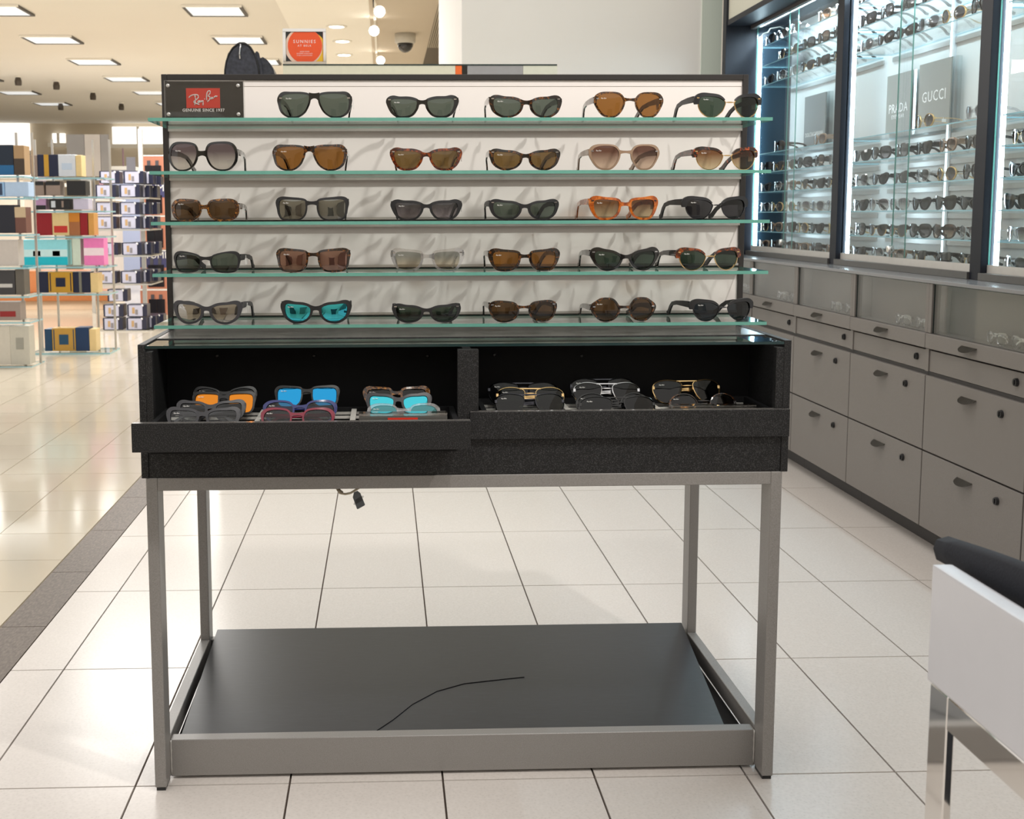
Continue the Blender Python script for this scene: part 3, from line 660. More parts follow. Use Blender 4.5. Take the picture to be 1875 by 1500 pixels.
rows = [
 # shelf, u0, u1, vtop, vbottom, shape, frame, lens, temple, rim, rivet, tagged, yaw, label
 (0, 506.7, 645, 164.6, 214, 'navi', M_blackgl, L_g15, None, None, M_silver, 1, 1, 'large flat-browed glossy black sunglasses with grey-green lenses on the top glass shelf'),
 (0, 706, 840, 171.8, 214, 'wayf', M_blackgl, L_g15, None, None, M_silver, 1, 3, 'glossy black trapezoid sunglasses with grey-green lenses on the top glass shelf'),
 (0, 895.7, 1031.8, 171, 213.5, 'newf', M_tort, L_g15, None, None, M_silver, 0, -3, 'dark tortoise sunglasses with grey-green lenses on the top glass shelf'),
 (0, 1087.5, 1219, 165.6, 213.5, 'hexa', M_tort2, L_brn, M_tort, None, M_silver, 1, -4, 'thin hexagonal tortoise sunglasses with brown lenses on the top glass shelf'),
 (0, 1270, 1402, 167.7, 213.5, 'club', M_blackmt, L_g15d, None, M_gold, M_gold, 1, -6, 'black browline sunglasses with gold rims, right end of the top glass shelf'),
 (1, 305, 435.6, 258, 312.5, 'butt', M_blackgl, L_ggry, None, None, None, 1, 4, 'oversized dark butterfly sunglasses with grey gradient lenses, left end of second shelf'),
 (1, 497.5, 635.7, 263, 312, 'navi', M_tort, L_brn, None, None, M_silver, 1, 2, 'large flat-browed tortoise sunglasses with brown lenses on the second glass shelf'),
 (1, 713.7, 847, 269, 312, 'wayf', M_tort3, L_olv, None, None, M_silver, 1, 0, 'red-brown tortoise trapezoid sunglasses with brown lenses on the second glass shelf'),
 (1, 896, 1028, 270.7, 311, 'newf', M_tort, L_olv, None, None, M_silver, 0, -2, 'dark tortoise sunglasses with olive-brown lenses, fourth along the second glass shelf'),
 (1, 1078, 1212, 263, 311, 'hexa', M_taupe, L_gbrn, None, None, M_silver, 0, -4, 'hexagonal beige sunglasses with brown gradient lenses on the second glass shelf'),
 (1, 1267, 1395, 267.6, 310.5, 'club', M_tort4, L_gbrn2, M_tort4, M_gold, M_gold, 1, -6, 'tortoise browline sunglasses with brown gradient lenses, right end of second shelf'),
 (2, 311, 438, 364, 406, 'wrap', M_tort2, L_brnd, M_tort, None, None, 1, 4, 'rectangular amber tortoise wrap sunglasses with brown lenses, left end of third shelf'),
 (2, 504, 639, 359.5, 405, 'just', M_blackmt, L_smk, None, None, None, 0, 1, 'matte black square sunglasses with silvery mirror lenses on the third glass shelf'),
 (2, 715, 847, 365.7, 405, 'wayf', M_blackmt, L_gblk, None, None, None, 1, 0, 'matte black sunglasses with grey gradient lenses on the third glass shelf'),
 (2, 895.7, 1026, 365.7, 405, 'newf', M_blackmt, L_g15, None, None, M_silver, 0, -3, 'black sunglasses with grey-green lenses, fourth along the third glass shelf'),
 (2, 1078, 1210, 359.5, 404, 'squa', M_orange, L_gbrn2, None, None, M_tort, 1, -5, 'bright amber orange sunglasses with brown gradient lenses on the third glass shelf'),
 (2, 1247, 1377.6, 360, 403.5, 'club', M_blackmt, L_gry, None, M_gun, None, 1, -7, 'all-black browline sunglasses with dark grey lenses, right end of third shelf'),
 (3, 313, 441, 461, 501, 'lite', M_blackmt, L_g15, None, None, None, 1, 7, 'slim black rectangular sunglasses with green lenses, left end of fourth shelf'),
 (3, 505, 642, 455.7, 500.5, 'just', M_tort, L_rose, None, None, None, 1, 1, 'dark square sunglasses with rosy brown mirror lenses on the fourth glass shelf'),
 (3, 715, 851, 455.7, 499.5, 'squa', M_clear, L_gbei, None, None, M_silver, 0, 0, 'clear transparent sunglasses with beige gradient lenses on the fourth glass shelf'),
 (3, 894, 1028, 456, 498.5, 'squa', M_tort, L_brn, None, None, None, 1, -3, 'dark tortoise squarish sunglasses with brown lenses on the fourth glass shelf'),
 (3, 1080, 1211, 454, 497.5, 'cate', M_blackgl, L_g15d, None, None, M_silver, 0, -4, 'black cat-eye sunglasses with dark green lenses on the fourth glass shelf'),
 (3, 1236, 1363, 454, 496.5, 'club', M_tort3, L_g15d, M_blackgl, M_gold, M_gold, 0, -6, 'dark tortoise browline sunglasses with gold rims and green lenses on fourth shelf'),
 (4, 313, 444, 551.6, 595, 'newf', M_greymt, L_sil, None, None, None, 1, 6, 'matte grey sunglasses with silver mirror lenses, left end of bottom shelf'),
 (4, 513, 644, 551.6, 594.5, 'newf', M_blackmt, L_tur, None, None, None, 1, 1, 'black sunglasses with bright turquoise mirror lenses on the bottom glass shelf'),
 (4, 717.7, 844.5, 557, 592.5, 'newf', M_blackmt, L_g15d, None, None, M_silver, 1, 0, 'small black sunglasses with dark green lenses on the bottom glass shelf'),
 (4, 895, 1023, 550.6, 591, 'leon', M_tort, L_brnd, None, None, M_silver, 1, -4, 'thin dark tortoise rounded-square sunglasses with brown lenses on the bottom glass shelf'),
 (4, 1081, 1205, 545, 589.6, 'thal', M_tort, L_brnd, None, None, M_silver, 1, -4, 'round dark tortoise sunglasses with brown lenses on the bottom glass shelf'),
 (4, 1261, 1387, 547.6, 588.7, 'club', M_blackmt, L_blu, None, M_gun, None, 1, -7, 'black browline sunglasses with blue-grey lenses, right end of bottom shelf'),
]
YG = .126
for (k, u0, u1, vt, vb, sh, fm, lm, tmm, rm, rv, tg, yaw, lab) in rows:
    a = atY(u0, vb, YG); b = atY(u1, vb, YG); tp = atY((u0+u1)/2, vt, YG)
    Wd = b.x-a.x; Hd = tp.z-atY((u0+u1)/2, vb, YG).z
    prt = glasses_parts(sh, Wd, Hd, fm, lm, tmm, rm, False, rv, bool(tg), per=5)
    place_glasses(prt, ((a.x+b.x)/2, YG, SZ[k]+.0004), R(-yaw*1.5), lab, group='sunglasses set out on the glass shelves')

# in the two drawers: folded pairs leaning back on the acrylic rack: u0, u1, vtop, y
tray = [
 (352, 470, 707, .055, 'lite', M_blackmt, L_blk, 'left drawer, black sunglasses with black lenses at the back of the left column'),
 (350, 468, 716, .015, 'just', M_blackmt, L_orm, 'left drawer, grey-black sunglasses with orange mirror lenses in the left column'),
 (322, 450, 731, -.025, 'newf', M_greymt, L_lgt, 'left drawer, dark grey glasses with pale lenses behind the front left pair'),
 (301, 440, 744, -.062, 'newf', M_greymt, L_plain, 'left drawer, dark grey clear-lensed glasses at the front of the left column'),
 (502, 622, 705, .045, 'just', M_blackmt, L_azur, 'left drawer, dark sunglasses with blue mirror lenses at the back middle'),
 (480, 617, 732, -.030, 'leon', M_blue, L_lgt, 'left drawer, navy blue glasses behind the maroon pair'),
 (475, 612, 746, -.066, 'leon', M_maroon, L_lgt, 'left drawer, maroon glasses at the front of the middle column'),
 (664, 788, 706, .045, 'squa', M_tort2, L_blk, 'left drawer, tortoise sunglasses with dark lenses at the back right'),
 (668, 790, 718, .008, 'newf', M_greymt, L_tur, 'left drawer, grey sunglasses with turquoise mirror lenses in the right column'),
 (672, 806, 738, -.022, 'leon', M_clear, L_tgrn, 'left drawer, transparent grey sunglasses with teal lenses in front of the turquoise pair'),
 (893, 1022, 699, .120, 'avia', M_gun, L_blk, 'right drawer, black aviators behind the gold-rimmed pair'),
 (908, 1033, 709, .062, 'avia', M_gold, L_g15d, 'right drawer, gold-rimmed square aviators with dark green lenses'),
 (906, 1034, 720, .026, 'avia', M_gun, L_g15d, 'right drawer, dark aviators in front of the gold-rimmed pair'),
 (1045, 1165, 692, .120, 'avia', M_gun, L_blk, 'right drawer, black wire aviators at the back of the middle column'),
 (1050, 1172, 700, .085, 'avia', M_silver, L_blk, 'right drawer, silver wire aviators with black lenses in the middle column'),
 (1055, 1190, 719, .052, 'roun', M_blackgl, L_blk, 'right drawer, black round sunglasses behind the front middle pair'),
 (1062, 1202, 725, .024, 'avia', M_blackgl, L_gry, 'right drawer, black rimmed dark grey aviators at the front middle'),
 (1196, 1322, 695, .110, 'avia', M_gold, L_blk, 'right drawer, thin gold aviators with black lenses at the back right'),
 (1226, 1350, 720, .075, 'roun', M_tort, L_brnd, 'right drawer, round tortoise sunglasses with brown lenses behind the red label'),
]
for (u0, u1, vt, y, sh, fm, lm, lab) in tray:
    tl = R(-24)
    a = atY(u0, vt, y+.015); b = atY(u1, vt, y+.015); Wd = b.x-a.x; Hd = .046 if sh != 'avia' else .05
    prt = glasses_parts(sh, Wd, Hd, fm, lm, None, M_silver, True, None, False, per=5)
    z = (a.z+b.z)/2-Hd*math.cos(tl)
    place_glasses(prt, ((a.x+b.x)/2, y, z), R(random.uniform(-3, 3)), lab, group='folded sunglasses lying in the drawers', rx=tl)

# ------------------------------------------------------------------ sign block on the top shelf
a = atY(303, 214, .135); b = atY(444, 148, .135)
sg = thing('acrylic_sign', 'black acrylic sign block with a red script logo on the top glass shelf', 'sign', (a.x, .15, SZ[0]))
zb, zt = SZ[0]+.0005, b.z
box('back_plate', a.x, b.x, .142, .150, zb, zt, S('sign_black', (36, 36, 37), rough=.25, coat=.4), sg, .0005)
box('cover_sheet', a.x-.001, b.x+.0035, .1345, .139, zb, zt+.001, thin_glass('sign_cover', (.9, .9, .9), 1.45, .01, 1., base=.01), sg, 0, M_acrw, 1)
for u, v in ((307, 156.5), (435.5, 156.5), (308.5, 209), (436.5, 209)):
    p = atY(u, v, .133)
    lathe('standoff', [(.0036, .009), (.0036, -.0006), (.0028, -.0014)], M_alu, (p.x, .1345, p.z), sg, 12, 'Y')
p0 = atY(341.5, 198, .1415); p1 = atY(402.5, 161.5, .1415)
rl = box('red_label', p0.x, p1.x, .1411, .1419, p0.z, p1.z, M_red, sg)
script_logo(rl, lambda x, y: atY(260+x/9.375, 120+y/9.375, .1408), .00115)
pt = atY(372.5, 202, .1412); text('GENUINE SINCE 1937', .0078, M_print, pt, sg, ext=.0001, bold=.00025, sp=1.12)

# hanging cable loop with a grey tag under the case
hg = thing('cable_tag', 'grey plastic tag on a beige cable loop under the black case', 'cable tag', tuple(atY(640, 900, .03)))
tube('cable', [atY(u, v, .035) for u, v in ((612, 886), (618, 897), (622, 903), (632, 905), (642, 903), (650, 898), (660, 892), (672, 885))], .0022, S('cable_beige', (176, 166, 146), rough=.5), hg, 6)
tube('cable_wrap', [atY(u, v, .034) for u, v in ((619, 896), (623, 900), (627, 903))], .0034, S('cable_wrap', (140, 130, 112), rough=.6), hg, 6)
tgp = prism('tag', [atY(600+x/15.625, 870+y/15.625, .032) for x, y in ((750, 500), (850, 455), (935, 520), (1068, 850), (1050, 875), (860, 978), (838, 970), (718, 640))], (0, .0015, 0), S('tag_grey', (82, 86, 90), rough=.5), hg)
for q in range(5):
    p = Vector(atY(600+(800+q*45)/15.625, 870+(775-q*26)/15.625, .0315))
    o = text('IIII III', .006, M_lock, p, tgp, rot=(R(90), R(-64), 0), ext=.0001)

# ------------------------------------------------------------------ wall unit on the right: drawer units
XF = 2.25
YS = [4.045, 3.472, 2.848, 2.222, 1.594, .968, .345]
pull_me = None
def pull_mesh():
    bm = bmesh.new(); n = 10; r0, r1 = [], []
    for k in range(n+1):
        a_ = math.pi*k/n
        y = math.cos(a_)*.048; z = -math.sin(a_)*.020
        r0.append(bm.verts.new((0, y, 0))); r1.append(bm.verts.new((-.022*math.sin(a_)**.7-.001, y, z*.75)))
    up_ = [bm.verts.new((-.0005, math.cos(math.pi*k/n)*.048, .0025)) for k in range(n+1)]
    for k in range(n):
        bm.faces.new((up_[k], up_[k+1], r1[k+1], r1[k]))
    ext = bmesh.ops.solidify(bm, geom=list(bm.faces), thickness=.0018)
    for v in r0:
        if not v.link_faces: bm.verts.remove(v)
    return mesh_of(bm, 'pull', M_pull, True)
pull_me = pull_mesh()
def lock_mesh():
    bm = bmesh.new()
    for k in (0, 1):
        pass
    r = bmesh.ops.create_cone(bm, cap_ends=True, segments=14, radius1=.0125, radius2=.011, depth=.009)
    bmesh.ops.rotate(bm, verts=bm.verts, matrix=Matrix.Rotation(R(-90), 3, 'Y'))
    vs_, _ = bm_box(bm, -.007, -.0035, -.0015, .0015, -.007, .007)
    return mesh_of(bm, 'lock', M_lock)
lock_me = lock_mesh()
pos = ['farthest grey drawer unit beside the white wall', 'second grey drawer unit from the white wall', 'third grey drawer unit from the white wall, right of the display stand',
       'fourth grey drawer unit from the white wall', 'fifth grey drawer unit from the white wall, at right picture edge', 'nearest grey drawer unit behind the white desk']
BX = .41                                              # depth of the units
for k in range(6):
    y1, y0 = YS[k], YS[k+1]; g = .003; ym = (y0+y1)/2
    U = thing('drawer_unit', pos[k], 'drawer unit', (XF, ym, 0), 'grey drawer units along the right wall')
    box('carcass', XF+.022, XF+BX-.04, y0+.0005, y1-.0005, .075, .655, M_grey, U)
    box('kick_board', XF+.066, XF+.08, y0+.0005, y1-.0005, 0, .075, M_greydk, U)
    for z0, z1, hz_, lz in ((.078, .3325, .296, .281), (.338, .588, .553, .540)):
        d = box('drawer', XF, XF+.02, y0+g, y1-g, z0, z1, M_grey, U, .0012)
        put('pull', pull_me, (XF-.0002, ym+.02, hz_), d); put('lock', lock_me, (XF-.004, ym-.175, lz), d)
    box('shadow_gap', XF+.012, XF+.022, y0+.0005, y1-.0005, .588, .600, M_greydk, U)
    b_ = box('lock_rail', XF+.007, XF+.022, y0+.012, y1-.012, .602, .672, M_grey, U, .001)
    put('lock', lock_me, (XF+.003, ym-.235, .642), b_)
    box('stile', XF+.003, XF+.022, y0, y0+.0115, .602, .676, M_grey, U); box('stile', XF+.003, XF+.022, y1-.0115, y1, .602, .676, M_grey, U)
    h_ = box('pull_out_front', XF-.006, XF+.016, y0+.0015, y1-.0015, .679, .7285, M_grey, U, .0015)
    put('pull', pull_me, (XF-.0065, ym+.02, .712), h_)
    box('compartment_floor', XF+.016, XF+.22, y0+.0005, y1-.0005, .715, .727, M_grey, U)
    box('compartment_back', XF+.075, XF+.085, y0+.0005, y1-.0005, .727, .8925, M_grey, U)
    for ya in (y0, y1-.022): box('compartment_post', XF+.001, XF+.03, ya+.0005, ya+.0215, .7295, .8925, M_grey, U, .001)
    box('compartment_pane', XF+.007, XF+.011, y0+.0225, y1-.0225, .7295, .8905, thin_glass('compartment_glass', (.975, .98, .98), 1.42, .0, .9), U, 0, M_edgedk, 0)
    box('pane_rail', XF+.004, XF+.014, y0+.0225, y1-.0225, .8905, .8925, M_edgedk, U)
worktop = tag(box('worktop', XF-.004, XF+.36, .345, 4.045, .8935, .905, S('worktop_grey', (132, 132, 134), rough=.15, vary=.04), None, .001), 'narrow polished grey worktop running over the drawer units', 'worktop')
# clear eyeglasses lying in the compartments
for k in range(0, 5):
    y0 = YS[k+1]
    for q in range(2):
        prt = glasses_parts('leon', .132, .042, M_clear, L_plain, M_silver, None, True, None, False, per=3, logo=False)
        place_glasses(prt, (XF+.030, y0+.10+.155*q+.01*(k % 2), .7278), R(-90+random.uniform(-5, 5)),
                      'clear eyeglasses, %s from the near post, inside the %s glazed compartment from the white wall' % (ORD[q], ORD[k]), 'eyeglasses', 'clear eyeglasses in the compartments', name='eyeglasses')

# ------------------------------------------------------------------ wall unit: lit glass case above
XG, XB = 2.40, 2.602
wc = thing('glass_display_case', 'tall lit glass-fronted sunglasses case with dark posts on the right wall', 'display case', (2.5, 2.3, .905))
box('end_fin', 2.25, 2.415, 4.0005, 4.06, .9056, 3.2, M_navy, wc, .001)
box('end_panel', 2.415, XB+.02, 4.0005, 4.02, .9056, 2.1, M_navyin, wc)
box('base_sill', XG+.021, XB+.016, .345, 4.0, .9056, .938, M_alu, wc)
box('back_board', XB, XB+.016, .345, 4.0, .938, 2.1, M_backp, wc)
box('header', 2.255, XB+.02, .345, 4.0, 2.1, 2.128, M_navy, wc, .001)
box('header_lip', XG-.02, XG+.004, .345, 4.0, 2.082, 2.1, S('header_lip', (86, 84, 84), rough=.4), wc)
box('fascia_board', 2.262, 2.30, .345, 4.0, 2.128, 3.2, M_cream, wc)
box('led_strip', XG+.012, XG+.02, .4, 3.95, 2.086, 2.094, M_led, wc)
posts = [2.795, 1.572, .36]
for y in posts:
    box('post', XG-.012, XG+.045, y-.035, y+.035, .9056, 2.0995, M_navy, wc, .001)
    box('led_strip', XG+.03, XG+.042, y-.046, y-.0355, .95, 2.09, M_led, wc)
box('led_strip', XG+.022, XG+.036, 3.978, 3.994, .945, 2.04, M_led, wc)
tube('led_cable', [(XG+.03, 3.985, 2.04), (XG+.035, 3.97, 2.055), (XG+.055, 3.95, 2.06), (XG+.06, 3.93, 2.075), (XG+.10, 3.90, 2.08), (XG+.14, 3.9, 2.062)], .003, M_tag, wc, 6)
up2 = atX(1728, 300, XB-.02)
for y in (up2.y, up2.y-1.23):
    box('back_upright', XB-.008, XB, y-.018, y+.018, .938, 2.1, S('upright', (232, 238, 242), rough=.2, metal=.3), wc)
    box('led_strip', XB-.010, XB-.008, y+.002, y+.012, .945, 2.09, mat('led_soft', (.8, .93, 1), emit=2., ecol=(.78, .93, 1), vary=.01), wc)  # bright column down the back board, made as a glowing strip
SH2 = [1.986, 1.886, 1.785, 1.435, 1.337, 1.236, 1.133, 1.032]
bays = [(2.835, 3.985), (1.612, 2.755), (.40, 1.53)]
for bi, (y0, y1) in enumerate(bays):
    for z in SH2:
        box('glass_shelf', XG+.03, XB-.0065, y0+.005, y1-.005, z-.0045, z, M_glass, wc, 0, M_edge2, 2)
        box('shelf_rail', XB-.006, XB, y0+.005, y1-.005, z-.03, z-.012, M_alu, wc)
    ym = (y0+y1)/2
    # two sliding panes in a light bottom shoe
    for (a_, b_, x_) in ((ym-.03, y1+.005, XG+.012), (y0-.005, ym+.055, XG)):
        box('sliding_pane', x_, x_+.005, a_, b_, .955, 2.085, M_pane, wc, 0, M_edge, 0)
        box('pane_shoe', x_-.003, x_+.008, a_, b_, .929, .955, S('shoe', (206, 203, 198), rough=.35, metal=.2), wc)
    lathe('pane_lock', [(.016, .0), (.016, -.020), (.012, -.023)], M_chrome, (XG-.001, ym+.04, .985), wc, 14, 'X')
    box('track', XG-.02, XG+.02, y0-.005, y1+.005, .9057, .929, S('track_dark', (104, 102, 100), rough=.35, metal=.4), wc)

# signs standing in the case
def case_sign(y0, y1, z0, z1, words, label, col=(150, 148, 140)):
    t = thing('case_sign', label, 'sign', (XB-.02, (y0+y1)/2, z0))
    box('acrylic_block', XB-.032, XB-.014, y0-.035, y1+.004, z0, z1, thin_glass('sign_acrylic', (.9, .93, .93), 1.45, .02, 1.2, base=.08), t)
    box('sign_face', XB-.038, XB-.033, y0, y1, z0, z1, S('sign_grey_%d' % col[0], col, rough=.5), t)
    for (s, size, f, sp) in words:
        text(s, size, M_print, (XB-.0385, (y0+y1)/2, z0+(z1-z0)*f), t, rot=(R(90), 0, R(-90)), ext=.0002, sp=sp)
zz = 1.4355
case_sign(2.49, 2.715, zz, 1.69, [('PRADA', .052, .45, 1.1), ('EYEWEAR', .022, .32, 1.3)], 'grey sign reading PRADA EYEWEAR standing in the middle case bay', (140, 138, 130))
case_sign(2.16, 2.42, zz, 1.70, [('GUCCI', .058, .5, 1.15)], 'grey sign reading GUCCI standing in the middle case bay', (146, 144, 136))
case_sign(3.40, 3.68, zz, 1.70, [('DOLCE&GABBANA', .028, .28, 1.)], 'large grey sign reading DOLCE&GABBANA in the far case bay', (120, 122, 120))
case_sign(3.26, 3.42, 1.9865, 2.075, [('PRADA', .032, .55, 1.05)], 'small grey sign reading PRADA on the top shelf of the far bay', (138, 136, 128))
case_sign(3.74, 3.9, 1.8865, 1.965, [('DOLCE&GABBANA', .015, .5, 1.)], 'small dark sign by the far end panel of the glass case', (60, 66, 76))

# sunglasses in the case
cab = [('squa', M_blackgl, L_gry, 'black square'), ('butt', M_blackgl, L_gblk, 'large black butterfly'), ('roun', M_gold, L_gblk, 'round gold wire'),
       ('wayf', M_blackgl, L_gry, 'black chunky'), ('avia', M_silver, L_ggry, 'silver aviator'), ('shld', M_tort, L_gbrn, 'tortoise oversized'),
       ('cate', M_blackmt, L_gry, 'black cat-eye'), ('leon', M_taupe, L_gbrn, 'taupe rounded'), ('hexa', M_clear, L_gblk, 'transparent grey'), ('club', M_blackgl, L_gry, 'black browline')]
def cab_parts(i):
    sh, fm, lm, nm = cab[i % len(cab)]
    return glasses_parts(sh, .146, .052 if sh in ('butt', 'shld', 'squa') else .048, fm, lm, None, M_gold, False, None, (i % 2 == 0), per=3, logo=False), nm
bayname = ['far', 'middle', 'near']
ci = 0
for bi, (y0, y1) in enumerate(bays):
    for si, z in enumerate(SH2+[.9385]):
        n = 6 if bi < 2 else 3
        for k in range(n):
            y = y1-.10-k*(y1-y0-.16)/5.3
            if bi == 0 and si == 0 and k in (3,): continue
            if bi == 0 and si == 1 and k == 0: continue
            if si == 3 and not ((bi == 0 and k in (1, 4)) or (bi == 1 and k in (3, 5)) or (bi == 2 and k in (1,))): continue
            if bi == 1 and si == 2 and k == 5: pass
            prt, nm = cab_parts((ci*7+si*3+k*k) % 97)
            place_glasses(prt, (XG+.036, y, z+.0006), R(-90+random.uniform(-7, 7)),
                          '%s sunglasses, %s from far end, %s shelf down, %s case bay' % (nm, ORD[k], ORD[si], bayname[bi]), group='sunglasses in the lit wall case')
            ci += 1
# clear riser under the single pair in the middle bay
rs = thing('clear_riser', 'clear acrylic riser block under a pair of sunglasses in the middle bay', 'display riser', (2.49, 1.73, 1.4355))
box('riser_top', XG+.035, XB-.03, 1.64, 1.78, 1.436, 1.441, M_acr, rs)

# ------------------------------------------------------------------ things behind the stand
YBK = 3.2
fx = thing('tall_cabinet', 'tall pale cabinet behind the display stand, its cream glass top edge showing', 'cabinet', (.5, 3.4, 0))
a = atY(518, 117, YBK); b = atY(1020, 118, YBK); ztop = (a.z+b.z)/2
box('body', -.34, b.x, YBK+.06, YBK+.36, .06, 1.71, M_cream, fx, .002)
box('plinth', -.32, b.x-.02, YBK+.08, YBK+.34, 0, .06, M_greydk, fx)
segs = [(518, 833, S('cream_glass', (222, 221, 200), rough=.15)), (834, 845, S('orange_strip', (240, 112, 48), rough=.3)), (846, 855, M_blackgl), (856, 957, S('grey_glass', (158, 158, 160), rough=.15)), (958, 1020, S('cream_glass_2', (218, 220, 204), rough=.15))]  # what the mirror top reflects, painted on as coloured strips
for u0, u1, m in segs:
    box('top_panel', atY(u0, 120, YBK).x, atY(u1+.6, 120, YBK).x, YBK, YBK+.059, 1.60, ztop-.006, m, fx)
box('top_edge', a.x, b.x, YBK-.002, YBK+.06, ztop-.006, ztop, M_edgedk, fx)
# framed sign
a = atY(518.5, 113, YBK+.03); b = atY(597, 53, YBK+.03); zb = ztop+.0005; yF = YBK+.02
fs = thing('framed_sign', 'silver-framed orange sign reading SUNNIES on the cabinet behind', 'sign', ((a.x+b.x)/2, yF, zb))
fw = .014; zt = b.z
box('frame_bar', a.x, b.x, yF, yF+.014, zb, zb+fw, M_chrome, fs, .001); box('frame_bar', a.x, b.x, yF, yF+.014, zt-fw, zt, M_chrome, fs, .001)
box('frame_bar', a.x, a.x+fw, yF, yF+.014, zb+fw, zt-fw, M_chrome, fs, .001); box('frame_bar', b.x-fw, b.x, yF, yF+.014, zb+fw, zt-fw, M_chrome, fs, .001)
card = box('card', a.x+fw, b.x-fw, yF+.006, yF+.012, zb+fw, zt-fw, S('sign_dark', (44, 44, 46), rough=.5), fs)
def clipped_disc(name, cx_, cz_, r, m, y, lo, hi):
    """a printed disc cut off by the card's edges"""
    pts = []
    for k in range(64):
        an = 2*math.pi*k/64
        pts.append(Vector((min(max(cx_+r*math.cos(an), lo[0]), hi[0]), y, min(max(cz_+r*math.sin(an), lo[1]), hi[1]))))
    return prism(name, pts, (0, .0006, 0), m, card)
lo = (a.x+fw+.0005, zb+fw+.0005); hi = (b.x-fw-.0005, zt-fw-.0005); cx_, cz_ = (lo[0]+hi[0])/2, (lo[1]+hi[1])/2
clipped_disc('printed_disc', cx_+.016, cz_-.016, .084, S('print_yellow', (240, 190, 40), rough=.5), yF+.0050, lo, hi)
clipped_disc('printed_disc', cx_-.004, cz_, .085, S('print_peach', (236, 206, 186), rough=.5), yF+.0042, lo, hi)
clipped_disc('printed_disc', cx_+.002, cz_+.004, .0775, S('print_orange', (236, 88, 40), rough=.5), yF+.0034, lo, hi)
for s, size, f, sp in (('SUNNIES', .0205, .17, 1.35), ('AT BELK', .0125, .03, 1.4), ('SHOP MORE', .0072, -.17, 1.1), ('DESIGNER SUNGLASSES', .0062, -.235, 1.1), ('AT BELK.COM/SUNGLASSES', .0055, -.30, 1.05)):
    text(s, size, M_print, (cx_, yF+.0030, cz_+f*(hi[1]-lo[1])), fs, ext=.0001, sp=sp)
# black bag
yBag = YBK+.10
bg = thing('backpack', 'black leather backpack lying on the cabinet behind the display stand', 'backpack', tuple(atY(450, 137, yBag)))
def bp(x, y, yy=yBag): return atY(390+x/7.8125, 40+y/7.8125, yy)
bodyp = [(168, 770), (172, 680), (190, 570), (225, 460), (285, 370), (350, 322), (400, 308), (470, 315), (535, 360), (590, 450), (630, 560), (655, 680), (668, 790), (640, 900), (200, 900)]
zc1 = 1.711
def down(pts, yy):
    out = []
    for x, y in pts:
        p = bp(x, y, yy); p.z = max(p.z, zc1); out.append(p)
    return out
prism('body', down(bodyp, yBag), (0, .20, 0), M_leather, bg, .006)
prism('side_pocket', down([(600, 900), (650, 560), (690, 495), (740, 515), (800, 570), (850, 650), (880, 730), (900, 900)], yBag+.02), (0, .16, 0), M_leather, bg, .005)
prism('strap', down([(585, 900), (640, 640), (600, 440), (625, 415), (655, 440), (700, 640), (730, 900)], yBag+.005), (0, .012, 0), M_leather, bg, .002)
tube('zip', [bp(x, y, yBag-.004) for x, y in ((395, 318), (385, 380), (383, 450), (386, 530))], .0045, M_silver, bg, 6)
tube('piping', [bp(x, y, yBag-.001) for x, y in bodyp[:13]], .004, S('piping_black', (20, 21, 25), rough=.4), bg, 6)
tube('handle', [bp(x, y, yBag+.03) for x, y in ((330, 335), (380, 308), (450, 308), (510, 345))], .006, M_leather, bg, 6)

# ------------------------------------------------------------------ white desk and chair in the near right corner
dsk = thing('fitting_desk', 'white desk with chrome legs in the near right corner', 'desk', (1.06, -1.2, 0))
M_desk = S('desk_white', (212, 213, 219), rough=.3, vary=.02)
box('side_panel', 1.0385, 1.060, -2.0, -1.0, .622, .75, M_desk, dsk, .003, seg=2)
box('desk_top', 1.30, 1.95, -1.75, -.74, .655, .685, M_desk, dsk, .002)
box('cross_panel', 1.0605, 1.95, -1.99, -1.955, .622, .75, M_desk, dsk, .002)
box('leg', 1.0395, 1.049, -1.045, -1.006, .0, .6215, M_chrome, dsk, .0015)
box('leg', 1.0395, 1.049, -1.98, -1.94, .0, .6215, M_chrome, dsk, .0015)
box('leg', 1.90, 1.94, -.80, -.76, .0, .655, M_chrome, dsk, .0015); box('leg', 1.90, 1.94, -1.73, -1.69, .0, .655, M_chrome, dsk, .0015)
box('under_bar', 1.0395, 1.049, -1.94, -1.045, .585, .6215, M_chrome, dsk, .0015)
ch = thing('desk_chair', 'black padded chair behind the white desk panel, near right corner', 'chair', (1.25, -1.15, 0))
M_pad = ramp_mat('black_upholstery', [(.3, lin((20, 23, 32))), (.7, lin((30, 33, 42)))], 400, rough=.8, detail=3, bump=.3)
def crv(t): return 1.0745+.05*t*t*1.2, -.935-.46*t
bm = bmesh.new(); rws = []
for k in range(17):
    t = k/16; x, y = crv(t)
    ztp = .762+.016*math.sin(min(1, t*2.2)*math.pi/2); hem = .735+.002*math.sin(k*2.6)
    rws.append([bm.verts.new(v) for v in ((x, y, hem), (x-.004, y, .748), (x-.001, y, ztp-.004), (x+.012, y-.001, ztp), (x+.026, y-.002, ztp-.006), (x+.028, y-.002, .74), (x+.022, y-.002, hem))])
for A, B in zip(rws, rws[1:]):
    for k in range(7): bm.faces.new((A[k], A[(k+1) % 7], B[(k+1) % 7], B[k]))
bm.faces.new(rws[0]); bm.faces.new(rws[-1][::-1])
link(bpy.data.objects.new('backrest', mesh_of(bm, 'backrest', M_pad, True)), ch, (0, 0, 0))
box('seat', 1.13, 1.56, -1.44, -1.0, .41, .46, M_pad, ch, .015, seg=2)
for x, y in ((1.15, -1.02), (1.15, -1.42), (1.54, -1.02), (1.54, -1.42)):
    tube('leg', [(x, y, 0), (x, y, .42)], .011, M_chrome, ch)
